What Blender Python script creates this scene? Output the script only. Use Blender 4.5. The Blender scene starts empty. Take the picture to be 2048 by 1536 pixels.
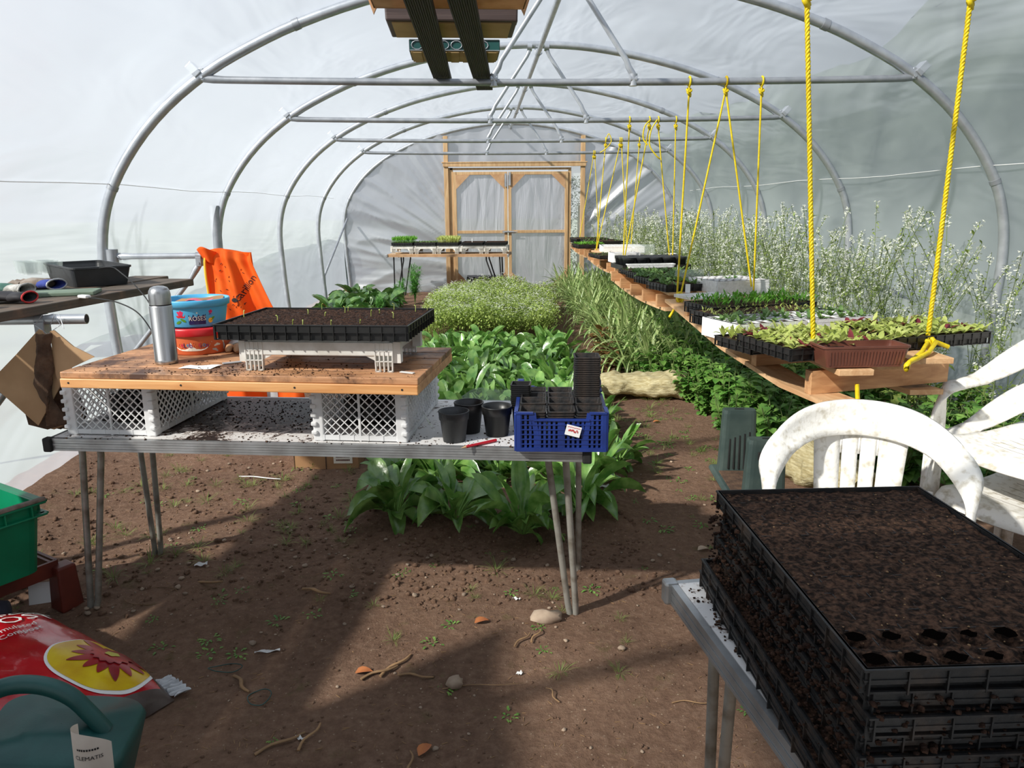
import bpy, bmesh, math, random
from mathutils import Vector, Matrix, noise
R = random.Random(7)
S = bpy.context.scene
COL = S.collection
PI = math.pi
sin, cos = math.sin, math.cos

# ---------------------------------------------------------------- mesh building
class MB:
    def __init__(s):
        s.v = []; s.f = []; s.sm = []; s.mi = []; s.M = None; s.cur = 0
    def add(s, vs, fs, smooth=False):
        n = len(s.v)
        if s.M is not None:
            M = s.M
            s.v.extend([tuple(M @ Vector(p)) for p in vs])
        else:
            s.v.extend([tuple(p) for p in vs])
        for f in fs:
            s.f.append(tuple(i + n for i in f)); s.sm.append(smooth); s.mi.append(s.cur)
    def box(s, c, d, rz=0, taper=None, rx=0, ry=0):
        x, y, z = d[0] / 2, d[1] / 2, d[2] / 2
        t = taper or 1.0
        P = [(-x * t, -y * t, -z), (x * t, -y * t, -z), (x * t, y * t, -z), (-x * t, y * t, -z), (-x, -y, z), (x, -y, z), (x, y, z), (-x, y, z)]
        if rz or rx or ry:
            m = Matrix.Rotation(rz, 3, 'Z') @ Matrix.Rotation(ry, 3, 'Y') @ Matrix.Rotation(rx, 3, 'X')
            P = [m @ Vector(p) for p in P]
        s.add([(p[0] + c[0], p[1] + c[1], p[2] + c[2]) for p in P],
              [(0, 3, 2, 1), (4, 5, 6, 7), (0, 1, 5, 4), (1, 2, 6, 5), (2, 3, 7, 6), (3, 0, 4, 7)])
    def bar(s, a, b, w, t, up=(0, 0, 1)):
        a, b = Vector(a), Vector(b); d = (b - a)
        if d.length < 1e-6: return
        d.normalize(); u = Vector(up)
        sd = d.cross(u)
        if sd.length < 1e-4: sd = d.cross(Vector((1, 0, 0)))
        sd.normalize(); u = sd.cross(d)
        P = []
        for p in (a, b):
            for i, j in ((-1, -1), (1, -1), (1, 1), (-1, 1)):
                P.append(p + sd * (i * w / 2) + u * (j * t / 2))
        s.add(P, [(0, 3, 2, 1), (4, 5, 6, 7), (0, 1, 5, 4), (1, 2, 6, 5), (2, 3, 7, 6), (3, 0, 4, 7)])
    def tube(s, pts, r, n=8, cap=True, smooth=True, closed=False, flat=1.0):
        pts = [Vector(p) for p in pts]; N = len(pts)
        rr = r if isinstance(r, (list, tuple)) else [r] * N
        vs = []; prev = None
        for i, p in enumerate(pts):
            if closed: t = pts[(i + 1) % N] - pts[i - 1]
            else: t = pts[min(i + 1, N - 1)] - pts[max(i - 1, 0)]
            t.normalize()
            if prev is None:
                a = Vector((0, 0, 1)) if abs(t.z) < .9 else Vector((1, 0, 0))
                u = t.cross(a).normalized()
            else:
                u = (prev - t * prev.dot(t))
                u = u.normalized() if u.length > 1e-5 else t.orthogonal().normalized()
            prev = u; w = t.cross(u)
            for k in range(n):
                an = 2 * PI * k / n
                vs.append(p + (u * cos(an) + w * sin(an) * flat) * rr[i])
        fs = []
        for i in range(N if closed else N - 1):
            j = (i + 1) % N
            for k in range(n):
                k2 = (k + 1) % n
                fs.append((i * n + k, i * n + k2, j * n + k2, j * n + k))
        s.add(vs, fs, smooth)
        if cap and not closed:
            s.add(vs[:n], [tuple(range(n - 1, -1, -1))]); s.add(vs[-n:], [tuple(range(n))])
    def lathe(s, prof, c=(0, 0, 0), n=24, sx=1, sy=1, smooth=True):
        vs = []
        for r, z in prof:
            for k in range(n):
                a = 2 * PI * k / n
                vs.append((c[0] + r * cos(a) * sx, c[1] + r * sin(a) * sy, c[2] + z))
        fs = []
        for i in range(len(prof) - 1):
            for k in range(n):
                k2 = (k + 1) % n
                fs.append((i * n + k, i * n + k2, (i + 1) * n + k2, (i + 1) * n + k))
        s.add(vs, fs, smooth)
    def sqlathe(s, prof, c=(0, 0, 0), rad=.2, n=4, depth=1.0):
        # rounded-square rings: prof = [(half width, z)], depth = ratio of y to x
        vs = []; m = 4 * n
        for h, z in prof:
            rc = h * rad
            for q in range(4):
                cx = (h - rc) * (1 if q in (0, 3) else -1); cy = (h - rc) * (1 if q in (0, 1) else -1)
                for k in range(n):
                    a = PI / 2 * q + PI / 2 * k / (n - 1)
                    vs.append((c[0] + cx + rc * cos(a), c[1] + (cy + rc * sin(a)) * depth, c[2] + z))
        fs = []
        for i in range(len(prof) - 1):
            for k in range(m):
                k2 = (k + 1) % m
                fs.append((i * m + k, i * m + k2, (i + 1) * m + k2, (i + 1) * m + k))
        s.add(vs, fs, False)
    def grid(s, fn, nu, nv, smooth=True):
        vs = [fn(i / nu, j / nv) for j in range(nv + 1) for i in range(nu + 1)]
        fs = [(j * (nu + 1) + i, j * (nu + 1) + i + 1, (j + 1) * (nu + 1) + i + 1, (j + 1) * (nu + 1) + i) for j in range(nv) for i in range(nu)]
        s.add(vs, fs, smooth)
    def blob(s, c, r, seed=0, sx=1, sy=1, sz=1, n=6, m=4, rough=.3):
        vs = []
        for j in range(m + 1):
            ph = PI * j / m
            for k in range(n):
                a = 2 * PI * k / n
                d = Vector((sin(ph) * cos(a), sin(ph) * sin(a), cos(ph)))
                q = r * (1 + rough * noise.noise(d * 1.7 + Vector((seed * 3.1, seed, 0))))
                vs.append((c[0] + d.x * q * sx, c[1] + d.y * q * sy, c[2] + d.z * q * sz))
        fs = [(j * n + k, (j + 1) * n + k, (j + 1) * n + (k + 1) % n, j * n + (k + 1) % n) for j in range(m) for k in range(n)]
        s.add(vs, fs, True)
    def build(s, name, mats, parent=None, loc=None, rz=0, bevel=0, solid=0):
        me = bpy.data.meshes.new(name)
        me.from_pydata(s.v, [], s.f)
        if not isinstance(mats, (list, tuple)): mats = [mats]
        for m in mats: me.materials.append(m)
        me.polygons.foreach_set('use_smooth', s.sm)
        if len(mats) > 1: me.polygons.foreach_set('material_index', s.mi)
        me.update()
        o = bpy.data.objects.new(name, me); COL.objects.link(o)
        if parent: o.parent = parent
        if loc: o.location = loc
        o.rotation_euler.z = rz
        if bevel:
            b = o.modifiers.new('bevel', 'BEVEL'); b.width = bevel; b.segments = 2; b.limit_method = 'ANGLE'; b.angle_limit = .7
        if solid:
            b = o.modifiers.new('solid', 'SOLIDIFY'); b.thickness = solid; b.offset = 0
        return o

def tag(o, label=None, cat=None, group=None, kind=None):
    if label: o['label'] = label
    if cat: o['category'] = cat
    if group: o['group'] = group
    if kind: o['kind'] = kind
    return o
def thing(name, label, cat, loc=(0, 0, 0), rz=0, group=None):
    o = bpy.data.objects.new(name, None); COL.objects.link(o)
    o.empty_display_size = .05
    o.location = loc; o.rotation_euler.z = rz
    return tag(o, label, cat, group)
KIDS = {}
def copy_tree(o, loc=None, rz=None, sc=None, label=None, group=None, parent=None):
    c = o.copy(); COL.objects.link(c)
    if parent is not None: c.parent = parent
    if loc is not None: c.location = loc
    if rz is not None: c.rotation_euler = (0, 0, rz)
    if sc is not None: c.scale = (sc, sc, sc) if not isinstance(sc, tuple) else sc
    if label: c['label'] = label
    if group: c['group'] = group
    if o.name not in KIDS: KIDS[o.name] = [x.name for x in o.children]
    for n in KIDS[o.name]: copy_tree(bpy.data.objects[n], parent=c)
    return c

# ---------------------------------------------------------------- materials
def C(r, g, b):
    f = lambda x: (x / 255 / 12.92) if x / 255 <= .04045 else ((x / 255 + .055) / 1.055) ** 2.4
    return (f(r), f(g), f(b), 1)
def nodes(name):
    m = bpy.data.materials.new(name); m.use_nodes = True
    nt = m.node_tree
    for n in list(nt.nodes): nt.nodes.remove(n)
    out = nt.nodes.new('ShaderNodeOutputMaterial')
    return m, nt, out
def N(nt, t, **k):
    n = nt.nodes.new(t)
    for a, b in k.items():
        if a in ('vector_type', 'operation', 'data_type', 'blend_type', 'wave_type', 'bands_direction', 'feature', 'noise_dimensions'): setattr(n, a, b)
        else: n.inputs[a.replace('_', ' ')].default_value = b
    return n
def ramp(nt, stops, fac):
    r = nt.nodes.new('ShaderNodeValToRGB'); e = r.color_ramp.elements
    while len(e) < len(stops): e.new(.5)
    for i, (p, c) in enumerate(stops): e[i].position = p; e[i].color = c
    nt.links.new(fac, r.inputs[0]); return r
def mat(name, c1, c2=None, scale=8, rough=.6, metal=0, bump=0, bscale=None, stretch=None, coord='Object', detail=4, spec=.5, lo=.35, hi=.65, rand=0, trans=0, alpha=1, sheen=0, coat=0):
    m, nt, out = nodes(name); L = nt.links
    p = nt.nodes.new('ShaderNodeBsdfPrincipled')
    p.inputs['Roughness'].default_value = rough; p.inputs['Metallic'].default_value = metal
    p.inputs['Specular IOR Level'].default_value = spec
    if coat: p.inputs['Coat Weight'].default_value = coat
    if alpha < 1: p.inputs['Alpha'].default_value = alpha
    tc = nt.nodes.new('ShaderNodeTexCoord'); vec = tc.outputs[coord]
    if stretch:
        mp = nt.nodes.new('ShaderNodeMapping'); mp.inputs['Scale'].default_value = stretch; L.new(vec, mp.inputs[0]); vec = mp.outputs[0]
    col = None
    if c2 is not None:
        no = N(nt, 'ShaderNodeTexNoise', Scale=scale, Detail=detail); L.new(vec, no.inputs['Vector'])
        r = ramp(nt, [(lo, c1), (hi, c2)], no.outputs[0]); col = r.outputs[0]
    if rand:
        oi = nt.nodes.new('ShaderNodeObjectInfo'); mr = N(nt, 'ShaderNodeMapRange', To_Min=1 - rand, To_Max=1 + rand); L.new(oi.outputs['Random'], mr.inputs[0])
        h = N(nt, 'ShaderNodeHueSaturation', Color=c1); L.new(mr.outputs[0], h.inputs['Value'])
        if col: L.new(col, h.inputs['Color'])
        col = h.outputs[0]
    if col: L.new(col, p.inputs['Base Color'])
    else: p.inputs['Base Color'].default_value = c1
    if bump:
        no = N(nt, 'ShaderNodeTexNoise', Scale=bscale or scale * 4, Detail=5.0); L.new(vec, no.inputs['Vector'])
        b = N(nt, 'ShaderNodeBump', Strength=bump, Distance=.01); L.new(no.outputs[0], b.inputs['Height']); L.new(b.outputs[0], p.inputs['Normal'])
    if trans:
        t = nt.nodes.new('ShaderNodeBsdfTranslucent')
        if col: L.new(col, t.inputs[0])
        else: t.inputs[0].default_value = c1
        mx = nt.nodes.new('ShaderNodeMixShader'); mx.inputs[0].default_value = trans
        L.new(p.outputs[0], mx.inputs[1]); L.new(t.outputs[0], mx.inputs[2]); L.new(mx.outputs[0], out.inputs[0])
    else: L.new(p.outputs[0], out.inputs[0])
    return m

def film_mat(name, transp, tint, bscale, bstr, stretch, tl=.6, gl=.08, rough=.3):
    m, nt, out = nodes(name); L = nt.links
    tc = nt.nodes.new('ShaderNodeTexCoord'); mp = nt.nodes.new('ShaderNodeMapping'); mp.inputs['Scale'].default_value = stretch
    L.new(tc.outputs['Object'], mp.inputs[0])
    n1 = N(nt, 'ShaderNodeTexNoise', Scale=bscale, Detail=3.0, Distortion=.6); L.new(mp.outputs[0], n1.inputs['Vector'])
    bp = N(nt, 'ShaderNodeBump', Strength=bstr, Distance=.06); L.new(n1.outputs[0], bp.inputs['Height'])
    n2 = N(nt, 'ShaderNodeTexNoise', Scale=.9, Detail=4.0); L.new(tc.outputs['Object'], n2.inputs['Vector'])
    cr = ramp(nt, [(.3, tuple(c * .88 for c in tint[:3]) + (1,)), (.7, tint)], n2.outputs[0])
    tr = nt.nodes.new('ShaderNodeBsdfTransparent'); tr.inputs[0].default_value = (.97, .98, .98, 1)
    ts = nt.nodes.new('ShaderNodeBsdfTranslucent'); df = nt.nodes.new('ShaderNodeBsdfDiffuse'); g = N(nt, 'ShaderNodeBsdfGlossy', Roughness=rough)
    g.inputs[0].default_value = (1, 1, 1, 1)
    for s in (ts, df): L.new(cr.outputs[0], s.inputs[0]); L.new(bp.outputs[0], s.inputs['Normal'])
    L.new(bp.outputs[0], g.inputs['Normal'])
    a = nt.nodes.new('ShaderNodeMixShader'); a.inputs[0].default_value = tl; L.new(df.outputs[0], a.inputs[1]); L.new(ts.outputs[0], a.inputs[2])
    b = nt.nodes.new('ShaderNodeMixShader'); b.inputs[0].default_value = gl; L.new(a.outputs[0], b.inputs[1]); L.new(g.outputs[0], b.inputs[2])
    n3 = N(nt, 'ShaderNodeTexNoise', Scale=60.0, Detail=2.0); L.new(tc.outputs['Object'], n3.inputs['Vector'])
    mr = N(nt, 'ShaderNodeMapRange', From_Min=.3, From_Max=.7, To_Min=transp - .06, To_Max=transp + .06); L.new(n2.outputs[0], mr.inputs[0])
    c = nt.nodes.new('ShaderNodeMixShader'); L.new(mr.outputs[0], c.inputs[0]); L.new(b.outputs[0], c.inputs[1]); L.new(tr.outputs[0], c.inputs[2])
    L.new(c.outputs[0], out.inputs[0])
    return m

def wood(name, a, b, dirt=None, stretch=(1, 14, 14), scale=3, rough=.6, dscale=4, dlo=.45, dhi=.62, bump=.3):
    m, nt, out = nodes(name); L = nt.links
    tc = nt.nodes.new('ShaderNodeTexCoord'); mp = nt.nodes.new('ShaderNodeMapping'); mp.inputs['Scale'].default_value = stretch
    L.new(tc.outputs['Object'], mp.inputs[0])
    n1 = N(nt, 'ShaderNodeTexNoise', Scale=scale, Detail=6.0, Distortion=.8); L.new(mp.outputs[0], n1.inputs['Vector'])
    cr = ramp(nt, [(.3, a), (.7, b)], n1.outputs[0]); col = cr.outputs[0]
    if dirt:
        n2 = N(nt, 'ShaderNodeTexNoise', Scale=dscale, Detail=8.0, Roughness=.7); L.new(tc.outputs['Object'], n2.inputs['Vector'])
        r2 = ramp(nt, [(dlo, (0, 0, 0, 1)), (dhi, (1, 1, 1, 1))], n2.outputs[0])
        mx = nt.nodes.new('ShaderNodeMix'); mx.data_type = 'RGBA'; L.new(r2.outputs[0], mx.inputs[0]); L.new(col, mx.inputs[6]); mx.inputs[7].default_value = dirt
        col = mx.outputs[2]
    p = N(nt, 'ShaderNodeBsdfPrincipled', Roughness=rough); L.new(col, p.inputs['Base Color'])
    bp = N(nt, 'ShaderNodeBump', Strength=bump, Distance=.004); L.new(n1.outputs[0], bp.inputs['Height']); L.new(bp.outputs[0], p.inputs['Normal'])
    L.new(p.outputs[0], out.inputs[0]); return m

BLK = (0, 0, 0, 1); WHT = (1, 1, 1, 1)
M = {}
M['film'] = film_mat('polythene film', .34, (.43, .47, .53, 1), 1.6, 1.3, (1, .35, 1), tl=.5)
M['film_end'] = film_mat('polythene end film', .08, (.46, .47, .52, 1), 1.2, .5, (1, 1, 1), tl=.5, gl=.22, rough=.3)
M['film_door'] = film_mat('polythene door film', .14, (.56, .56, .61, 1), 2.0, .8, (3, 1, .5), tl=.5, gl=.15, rough=.25)
M['steel'] = mat('galvanised steel', C(176, 180, 186), C(196, 200, 205), 12, .34, .6, bump=.03, bscale=60)
M['steel_dull'] = mat('dull galvanised steel', C(150, 154, 160), C(170, 173, 178), 12, .45, .55, bump=.04, bscale=50)
M['leg_steel'] = mat('painted table leg steel', C(160, 158, 150), C(120, 112, 100), 18, .45, .35, lo=.45, hi=.7)
M['alu'] = mat('aluminium edging', C(185, 188, 190), C(150, 150, 150), 9, .42, .7)
M['rubber'] = mat('black rubber', C(28, 28, 28), rough=.7)
M['blackp'] = mat('black tray plastic', C(20, 21, 22), C(34, 33, 32), 14, .38, bump=.05)
M['blackdirty'] = mat('soil dusted black plastic', C(26, 26, 27), C(62, 50, 42), 26, .6, lo=.46, hi=.75, bump=.2, bscale=90)
M['greyp'] = mat('dark grey plastic', C(44, 46, 48), C(58, 60, 62), 10, .5, bump=.08, bscale=160)
M['whitep'] = mat('white crate plastic', C(246, 247, 248), C(232, 232, 232), 9, .45, spec=.4, trans=.2)
M['standp'] = mat('pale grey stand plastic', C(226, 226, 222), C(200, 196, 188), 14, .5)
M['poly'] = mat('white polystyrene', C(240, 240, 240), C(222, 222, 220), 60, .85, bump=.15, bscale=150)
M['chairp'] = mat('weathered white chair plastic', C(240, 238, 232), C(176, 166, 142), 34, .5, bump=.15, bscale=120, lo=.5, hi=.78, detail=9)
M['bluep'] = mat('blue crate plastic', C(30, 56, 132), C(22, 44, 108), 12, .42)
M['greenp'] = mat('green box plastic', C(8, 132, 92), C(4, 112, 76), 6, .4)
M['canp'] = mat('dark green can plastic', C(22, 70, 68), C(30, 82, 78), 12, .42, bump=.05, bscale=200)
M['stoolp'] = mat('green grey plastic', C(50, 66, 64), C(68, 82, 78), 9, .55, bump=.1)
M['rustp'] = mat('red brown plastic', C(112, 44, 30), C(88, 34, 24), 9, .5)
M['brownp'] = mat('brown trough plastic', C(96, 56, 44), C(112, 68, 54), 11, .42)
M['soil'] = mat('dark compost', C(36, 27, 22), C(108, 80, 63), 120, .95, bump=1, bscale=130, spec=.15, lo=.4, hi=.72, detail=6)
M['hole'] = mat('painted hole shade', C(9, 7, 6), rough=1, spec=0)
M['soil_brown'] = mat('brown compost', C(40, 28, 23), C(84, 60, 48), 90, .95, bump=1, bscale=150, spec=.15, lo=.4, hi=.72)  # second compost colour, a plainer brown
M['wood_top'] = wood('stained timber boards', C(212, 160, 116), C(170, 118, 80), C(82, 56, 44), (1.2, 16, 16), 3, .55, 6, .44, .62)
M['wood_front'] = wood('varnished timber rail', C(232, 178, 120), C(204, 142, 86), None, (1.2, 16, 16), 3, .42)
M['wood_raw'] = wood('sawn orange timber', C(222, 184, 140), C(196, 150, 106), C(130, 96, 70), (14, 1.2, 14), 3, .7, 9, .56, .75)
M['wood_cross'] = wood('sawn cross timber', C(206, 160, 114), C(172, 124, 84), None, (1.2, 14, 14), 3, .7)
M['wood_grey'] = wood('weathered grey decking', C(104, 92, 80), C(70, 62, 54), C(120, 96, 78), (16, .8, 16), 2.5, .8, 6, .5, .7)
M['wood_dark'] = wood('ribbed dark decking', C(58, 54, 48), C(36, 35, 33), C(70, 66, 40), (60, .6, 10), 2.0, .75, 5, .56, .75, bump=.8)
M['wood_door'] = wood('door frame timber', C(204, 172, 130), C(176, 138, 96), None, (10, 10, 1.0), 3, .65)
M['card'] = mat('brown cardboard', C(196, 162, 124), C(172, 138, 102), 5, .85)
M['card_dark'] = mat('damp torn cardboard', C(96, 72, 54), C(66, 48, 36), 20, .9, bump=.5)
M['box_card'] = mat('pale cardboard', C(176, 136, 96), C(156, 116, 80), 6, .85)
M['paper'] = mat('white paper', C(238, 238, 236), rough=.8)
M['paper2'] = mat('cream label paper', C(226, 216, 204), C(210, 196, 182), 10, .8)
M['brushed'] = mat('brushed stainless steel', C(196, 196, 196), C(170, 170, 170), 3, .3, 1, stretch=(20, 20, 1), bump=.05)
M['hiviz'] = mat('fluorescent orange fabric', C(255, 122, 26), C(255, 100, 14), 5, .8, trans=.35)
M['yellowb'] = mat('yellow edge binding', C(255, 190, 50), rough=.7)
M['reflect'] = mat('silver reflective tape', C(176, 178, 180), C(196, 198, 200), 20, .4, .1)
M['ink'] = mat('black ink', C(24, 20, 22), rough=.8)
M['rope'] = mat('yellow nylon rope', C(238, 214, 26), C(220, 190, 10), 60, .5, trans=.1)
M['roset'] = mat('blue tub plastic', C(86, 178, 222), rough=.35)
M['redt'] = mat('red tub plastic', C(206, 36, 44), rough=.35)
M['oranget'] = mat('orange tub plastic', C(226, 112, 68), rough=.4)
M['navy'] = mat('navy print', C(36, 30, 92), rough=.4)
M['rosepink'] = mat('pink rose print', C(222, 44, 92), rough=.4)
M['purple'] = mat('purple print', C(128, 40, 140), rough=.4)
M['cream'] = mat('cream print', C(240, 232, 216), rough=.5)
M['bagred'] = mat('glossy red bag film', C(196, 14, 30), C(168, 10, 26), 6, .25, bump=.35, bscale=14, coat=.3)
M['baggrey'] = mat('dull brown bag film', C(92, 80, 76), C(66, 54, 50), 8, .35, bump=.5, bscale=16)
M['bagyellow'] = mat('yellow petal print', C(226, 196, 30), C(206, 160, 24), 12, .3, bump=.2, bscale=14)
M['bagmaroon'] = mat('maroon petal print', C(124, 18, 30), C(160, 30, 34), 16, .3)
M['baggreen'] = mat('lime flower centre print', C(176, 186, 62), rough=.35)
M['clear'] = mat('clear plastic', C(215, 228, 222), rough=.15, alpha=.28)
M['fleece'] = mat('cream garden netting', C(216, 206, 166), C(182, 168, 124), 22, .9, bump=.8, bscale=30, stretch=(.6, 3, 3), trans=.25, lo=.35, hi=.6)
M['glove_grey'] = mat('grey knitted glove', C(150, 140, 130), C(106, 92, 80), 20, .9, bump=.5)
M['glove_blue'] = mat('blue glove cuff', C(52, 66, 140), rough=.9, bump=.3, bscale=90)
M['glove_tan'] = mat('tan rubber fingertip', C(178, 132, 94), rough=.6)
M['glove_white'] = mat('white knitted glove', C(206, 204, 198), C(160, 158, 150), 30, .9, bump=.5)
M['glove_green'] = mat('green glove palm', C(76, 124, 106), C(60, 100, 88), 20, .7)
M['glove_black'] = mat('black glove', C(34, 34, 38), C(48, 46, 50), 20, .7)
M['redtrim'] = mat('red trim', C(206, 50, 50), rough=.7)
M['slate'] = mat('sage green board', C(124, 140, 122), C(106, 124, 106), 14, .7)
M['crateply'] = mat('pale thin plywood', C(216, 178, 138), C(196, 152, 112), 9, .7, trans=.25)
M['dkbox'] = wood('dark printed box side', C(86, 72, 70), C(58, 46, 46), None, (.8, .8, 18), 2.5, .6)
M['tanbase'] = mat('tan box base', C(186, 156, 108), C(170, 140, 94), 5, .8)
M['spin'] = mat('spinach leaf', C(76, 126, 48), C(138, 176, 92), 16, .26, rand=.22, trans=.26, spec=.9, bump=.35, bscale=28)
M['spin_stem'] = mat('spinach stalk', C(132, 172, 88), rough=.5, trans=.2)
M['chard'] = mat('chard leaf', C(48, 92, 38), C(110, 146, 76), 12, .28, rand=.18, trans=.26, spec=.9, bump=.35, bscale=22)
M['chard_stem'] = mat('red chard stalk', C(172, 34, 40), rough=.45, trans=.1)
M['leek'] = mat('leek leaf', C(116, 150, 78), C(188, 202, 138), 9, .4, rand=.2, trans=.28, spec=.6)
M['chervil'] = mat('pale herb foliage', C(134, 160, 72), C(180, 196, 108), 8, .6, rand=.12, trans=.3)
M['petal'] = mat('small white petal', C(240, 242, 230), rough=.7, trans=.3)
M['rocket'] = mat('rocket foliage', C(122, 148, 66), C(166, 182, 96), 8, .55, rand=.15, trans=.3)
M['rocket_stem'] = mat('rocket stem', C(120, 142, 80), C(96, 106, 70), 8, .6, rand=.1)
M['weed'] = mat('weed leaf', C(80, 136, 54), C(134, 172, 84), 9, .5, rand=.18, trans=.3)
M['grass'] = mat('grass blade', C(104, 132, 60), C(150, 160, 90), 9, .6, rand=.15, trans=.3)
M['fennel'] = mat('feathery fennel', C(78, 142, 58), C(110, 168, 76), 8, .6, rand=.08, trans=.3)
M['brownleaf'] = mat('bronze lettuce leaf', C(120, 88, 52), C(146, 112, 62), 9, .55, rand=.1, trans=.25)
M['seed_green'] = mat('bright seedling leaf', C(92, 158, 44), C(128, 186, 66), 14, .5, trans=.35)
M['seed_pale'] = mat('speckled lettuce seedling', C(170, 186, 88), C(204, 212, 128), 20, .5, trans=.35)
M['seed_red'] = mat('red lettuce seedling', C(110, 34, 48), C(140, 60, 60), 20, .5, trans=.25)
M['seed_mid'] = mat('mid green seedling', C(92, 130, 66), C(130, 160, 92), 20, .5, trans=.3)
M['stone'] = mat('pale pebble', C(168, 150, 130), C(126, 106, 90), 12, .8, rand=.25)
M['twig'] = mat('dry twig', C(152, 120, 84), C(112, 86, 60), 12, .8, rand=.2)
M['hedge'] = mat('outside hedge', C(36, 52, 36), C(56, 74, 52), 3, .9, bump=.5)
M['field'] = mat('outside grass', C(112, 119, 110), C(130, 137, 126), .6, .9)
M['shrub'] = mat('dark evergreen leaf', C(34, 48, 36), C(56, 72, 50), 6, .6, trans=.15)
M['gleaf'] = mat('dry orange leaf', C(176, 108, 60), C(150, 84, 48), 20, .7)
M['pencil'] = mat('red pencil paint', C(196, 32, 44), rough=.4)
M['tapewhite'] = mat('white plastic scrap', C(216, 216, 214), rough=.6)

def tabletop_mat():
    m, nt, out = nodes('dirty white laminate'); L = nt.links
    tc = nt.nodes.new('ShaderNodeTexCoord')
    n1 = N(nt, 'ShaderNodeTexNoise', Scale=3.2, Detail=9.0, Roughness=.72, Distortion=1.2); L.new(tc.outputs['Object'], n1.inputs['Vector'])
    n2 = N(nt, 'ShaderNodeTexNoise', Scale=46.0, Detail=6.0, Roughness=.7); L.new(tc.outputs['Object'], n2.inputs['Vector'])
    # more soil towards the middle of the table, between the crates
    sx = nt.nodes.new('ShaderNodeSeparateXYZ'); L.new(tc.outputs['Object'], sx.inputs[0])
    g = N(nt, 'ShaderNodeMapRange', From_Min=.78, From_Max=1.35, To_Min=.16, To_Max=-.06); g.clamp = True; L.new(sx.outputs[0], g.inputs[0])
    g2 = N(nt, 'ShaderNodeMapRange', From_Min=.05, From_Max=.24, To_Min=-.15, To_Max=.05); L.new(sx.outputs[1], g2.inputs[0])
    a = N(nt, 'ShaderNodeMath', operation='ADD'); L.new(n1.outputs[0], a.inputs[0]); L.new(g.outputs[0], a.inputs[1])
    b = N(nt, 'ShaderNodeMath', operation='ADD'); L.new(a.outputs[0], b.inputs[0]); L.new(g2.outputs[0], b.inputs[1])
    c = N(nt, 'ShaderNodeMath', operation='MULTIPLY_ADD'); L.new(n2.outputs[0], c.inputs[0]); c.inputs[1].default_value = .55; L.new(b.outputs[0], c.inputs[2])
    cr = ramp(nt, [(.80, C(226, 224, 222)), (.84, C(186, 176, 170)), (.88, C(58, 42, 36)), (1.0, C(34, 26, 24))], c.outputs[0])
    p = N(nt, 'ShaderNodeBsdfPrincipled', Roughness=.55); L.new(cr.outputs[0], p.inputs['Base Color']); L.new(p.outputs[0], out.inputs[0])
    return m
M['laminate'] = tabletop_mat()

def ground_mat():
    m, nt, out = nodes('trodden brown earth'); L = nt.links
    tc = nt.nodes.new('ShaderNodeTexCoord'); V = tc.outputs['Object']
    n1 = N(nt, 'ShaderNodeTexNoise', Scale=1.3, Detail=5.0); L.new(V, n1.inputs['Vector'])
    n2 = N(nt, 'ShaderNodeTexNoise', Scale=28.0, Detail=8.0, Roughness=.75); L.new(V, n2.inputs['Vector'])
    n3 = N(nt, 'ShaderNodeTexNoise', Scale=6.0, Detail=7.0, Roughness=.7); L.new(V, n3.inputs['Vector'])
    c1 = ramp(nt, [(.3, C(90, 68, 55)), (.5, C(136, 107, 88)), (.72, C(176, 148, 126))], n2.outputs[0])
    c2 = ramp(nt, [(.35, C(102, 77, 62)), (.65, C(152, 121, 99))], n1.outputs[0])
    mx = nt.nodes.new('ShaderNodeMix'); mx.data_type = 'RGBA'; mx.inputs[0].default_value = .5; L.new(c1.outputs[0], mx.inputs[6]); L.new(c2.outputs[0], mx.inputs[7])
    gr = ramp(nt, [(.60, BLK), (.70, (.5, .5, .5, 1))], n3.outputs[0])
    m2 = nt.nodes.new('ShaderNodeMix'); m2.data_type = 'RGBA'; L.new(gr.outputs[0], m2.inputs[0]); L.new(mx.outputs[2], m2.inputs[6]); m2.inputs[7].default_value = C(104, 100, 58)
    vo = N(nt, 'ShaderNodeTexVoronoi', Scale=42.0); L.new(V, vo.inputs['Vector'])
    vc = ramp(nt, [(0.0, (1, 1, 1, 1)), (.09, (1, 1, 1, 1)), (.12, BLK)], vo.outputs['Distance'])
    m3 = nt.nodes.new('ShaderNodeMix'); m3.data_type = 'RGBA'; L.new(vc.outputs[0], m3.inputs[0]); L.new(m2.outputs[2], m3.inputs[6]); m3.inputs[7].default_value = C(176, 154, 132)
    p = N(nt, 'ShaderNodeBsdfPrincipled', Roughness=.95); p.inputs['Specular IOR Level'].default_value = .2; L.new(m3.outputs[2], p.inputs['Base Color'])
    ad = N(nt, 'ShaderNodeMath', operation='MULTIPLY_ADD'); L.new(n2.outputs[0], ad.inputs[0]); ad.inputs[1].default_value = 1; L.new(n3.outputs[0], ad.inputs[2])
    bp = N(nt, 'ShaderNodeBump', Strength=.9, Distance=.03); L.new(ad.outputs[0], bp.inputs['Height']); L.new(bp.outputs[0], p.inputs['Normal'])
    L.new(p.outputs[0], out.inputs[0]); return m
M['ground'] = ground_mat()

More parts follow.
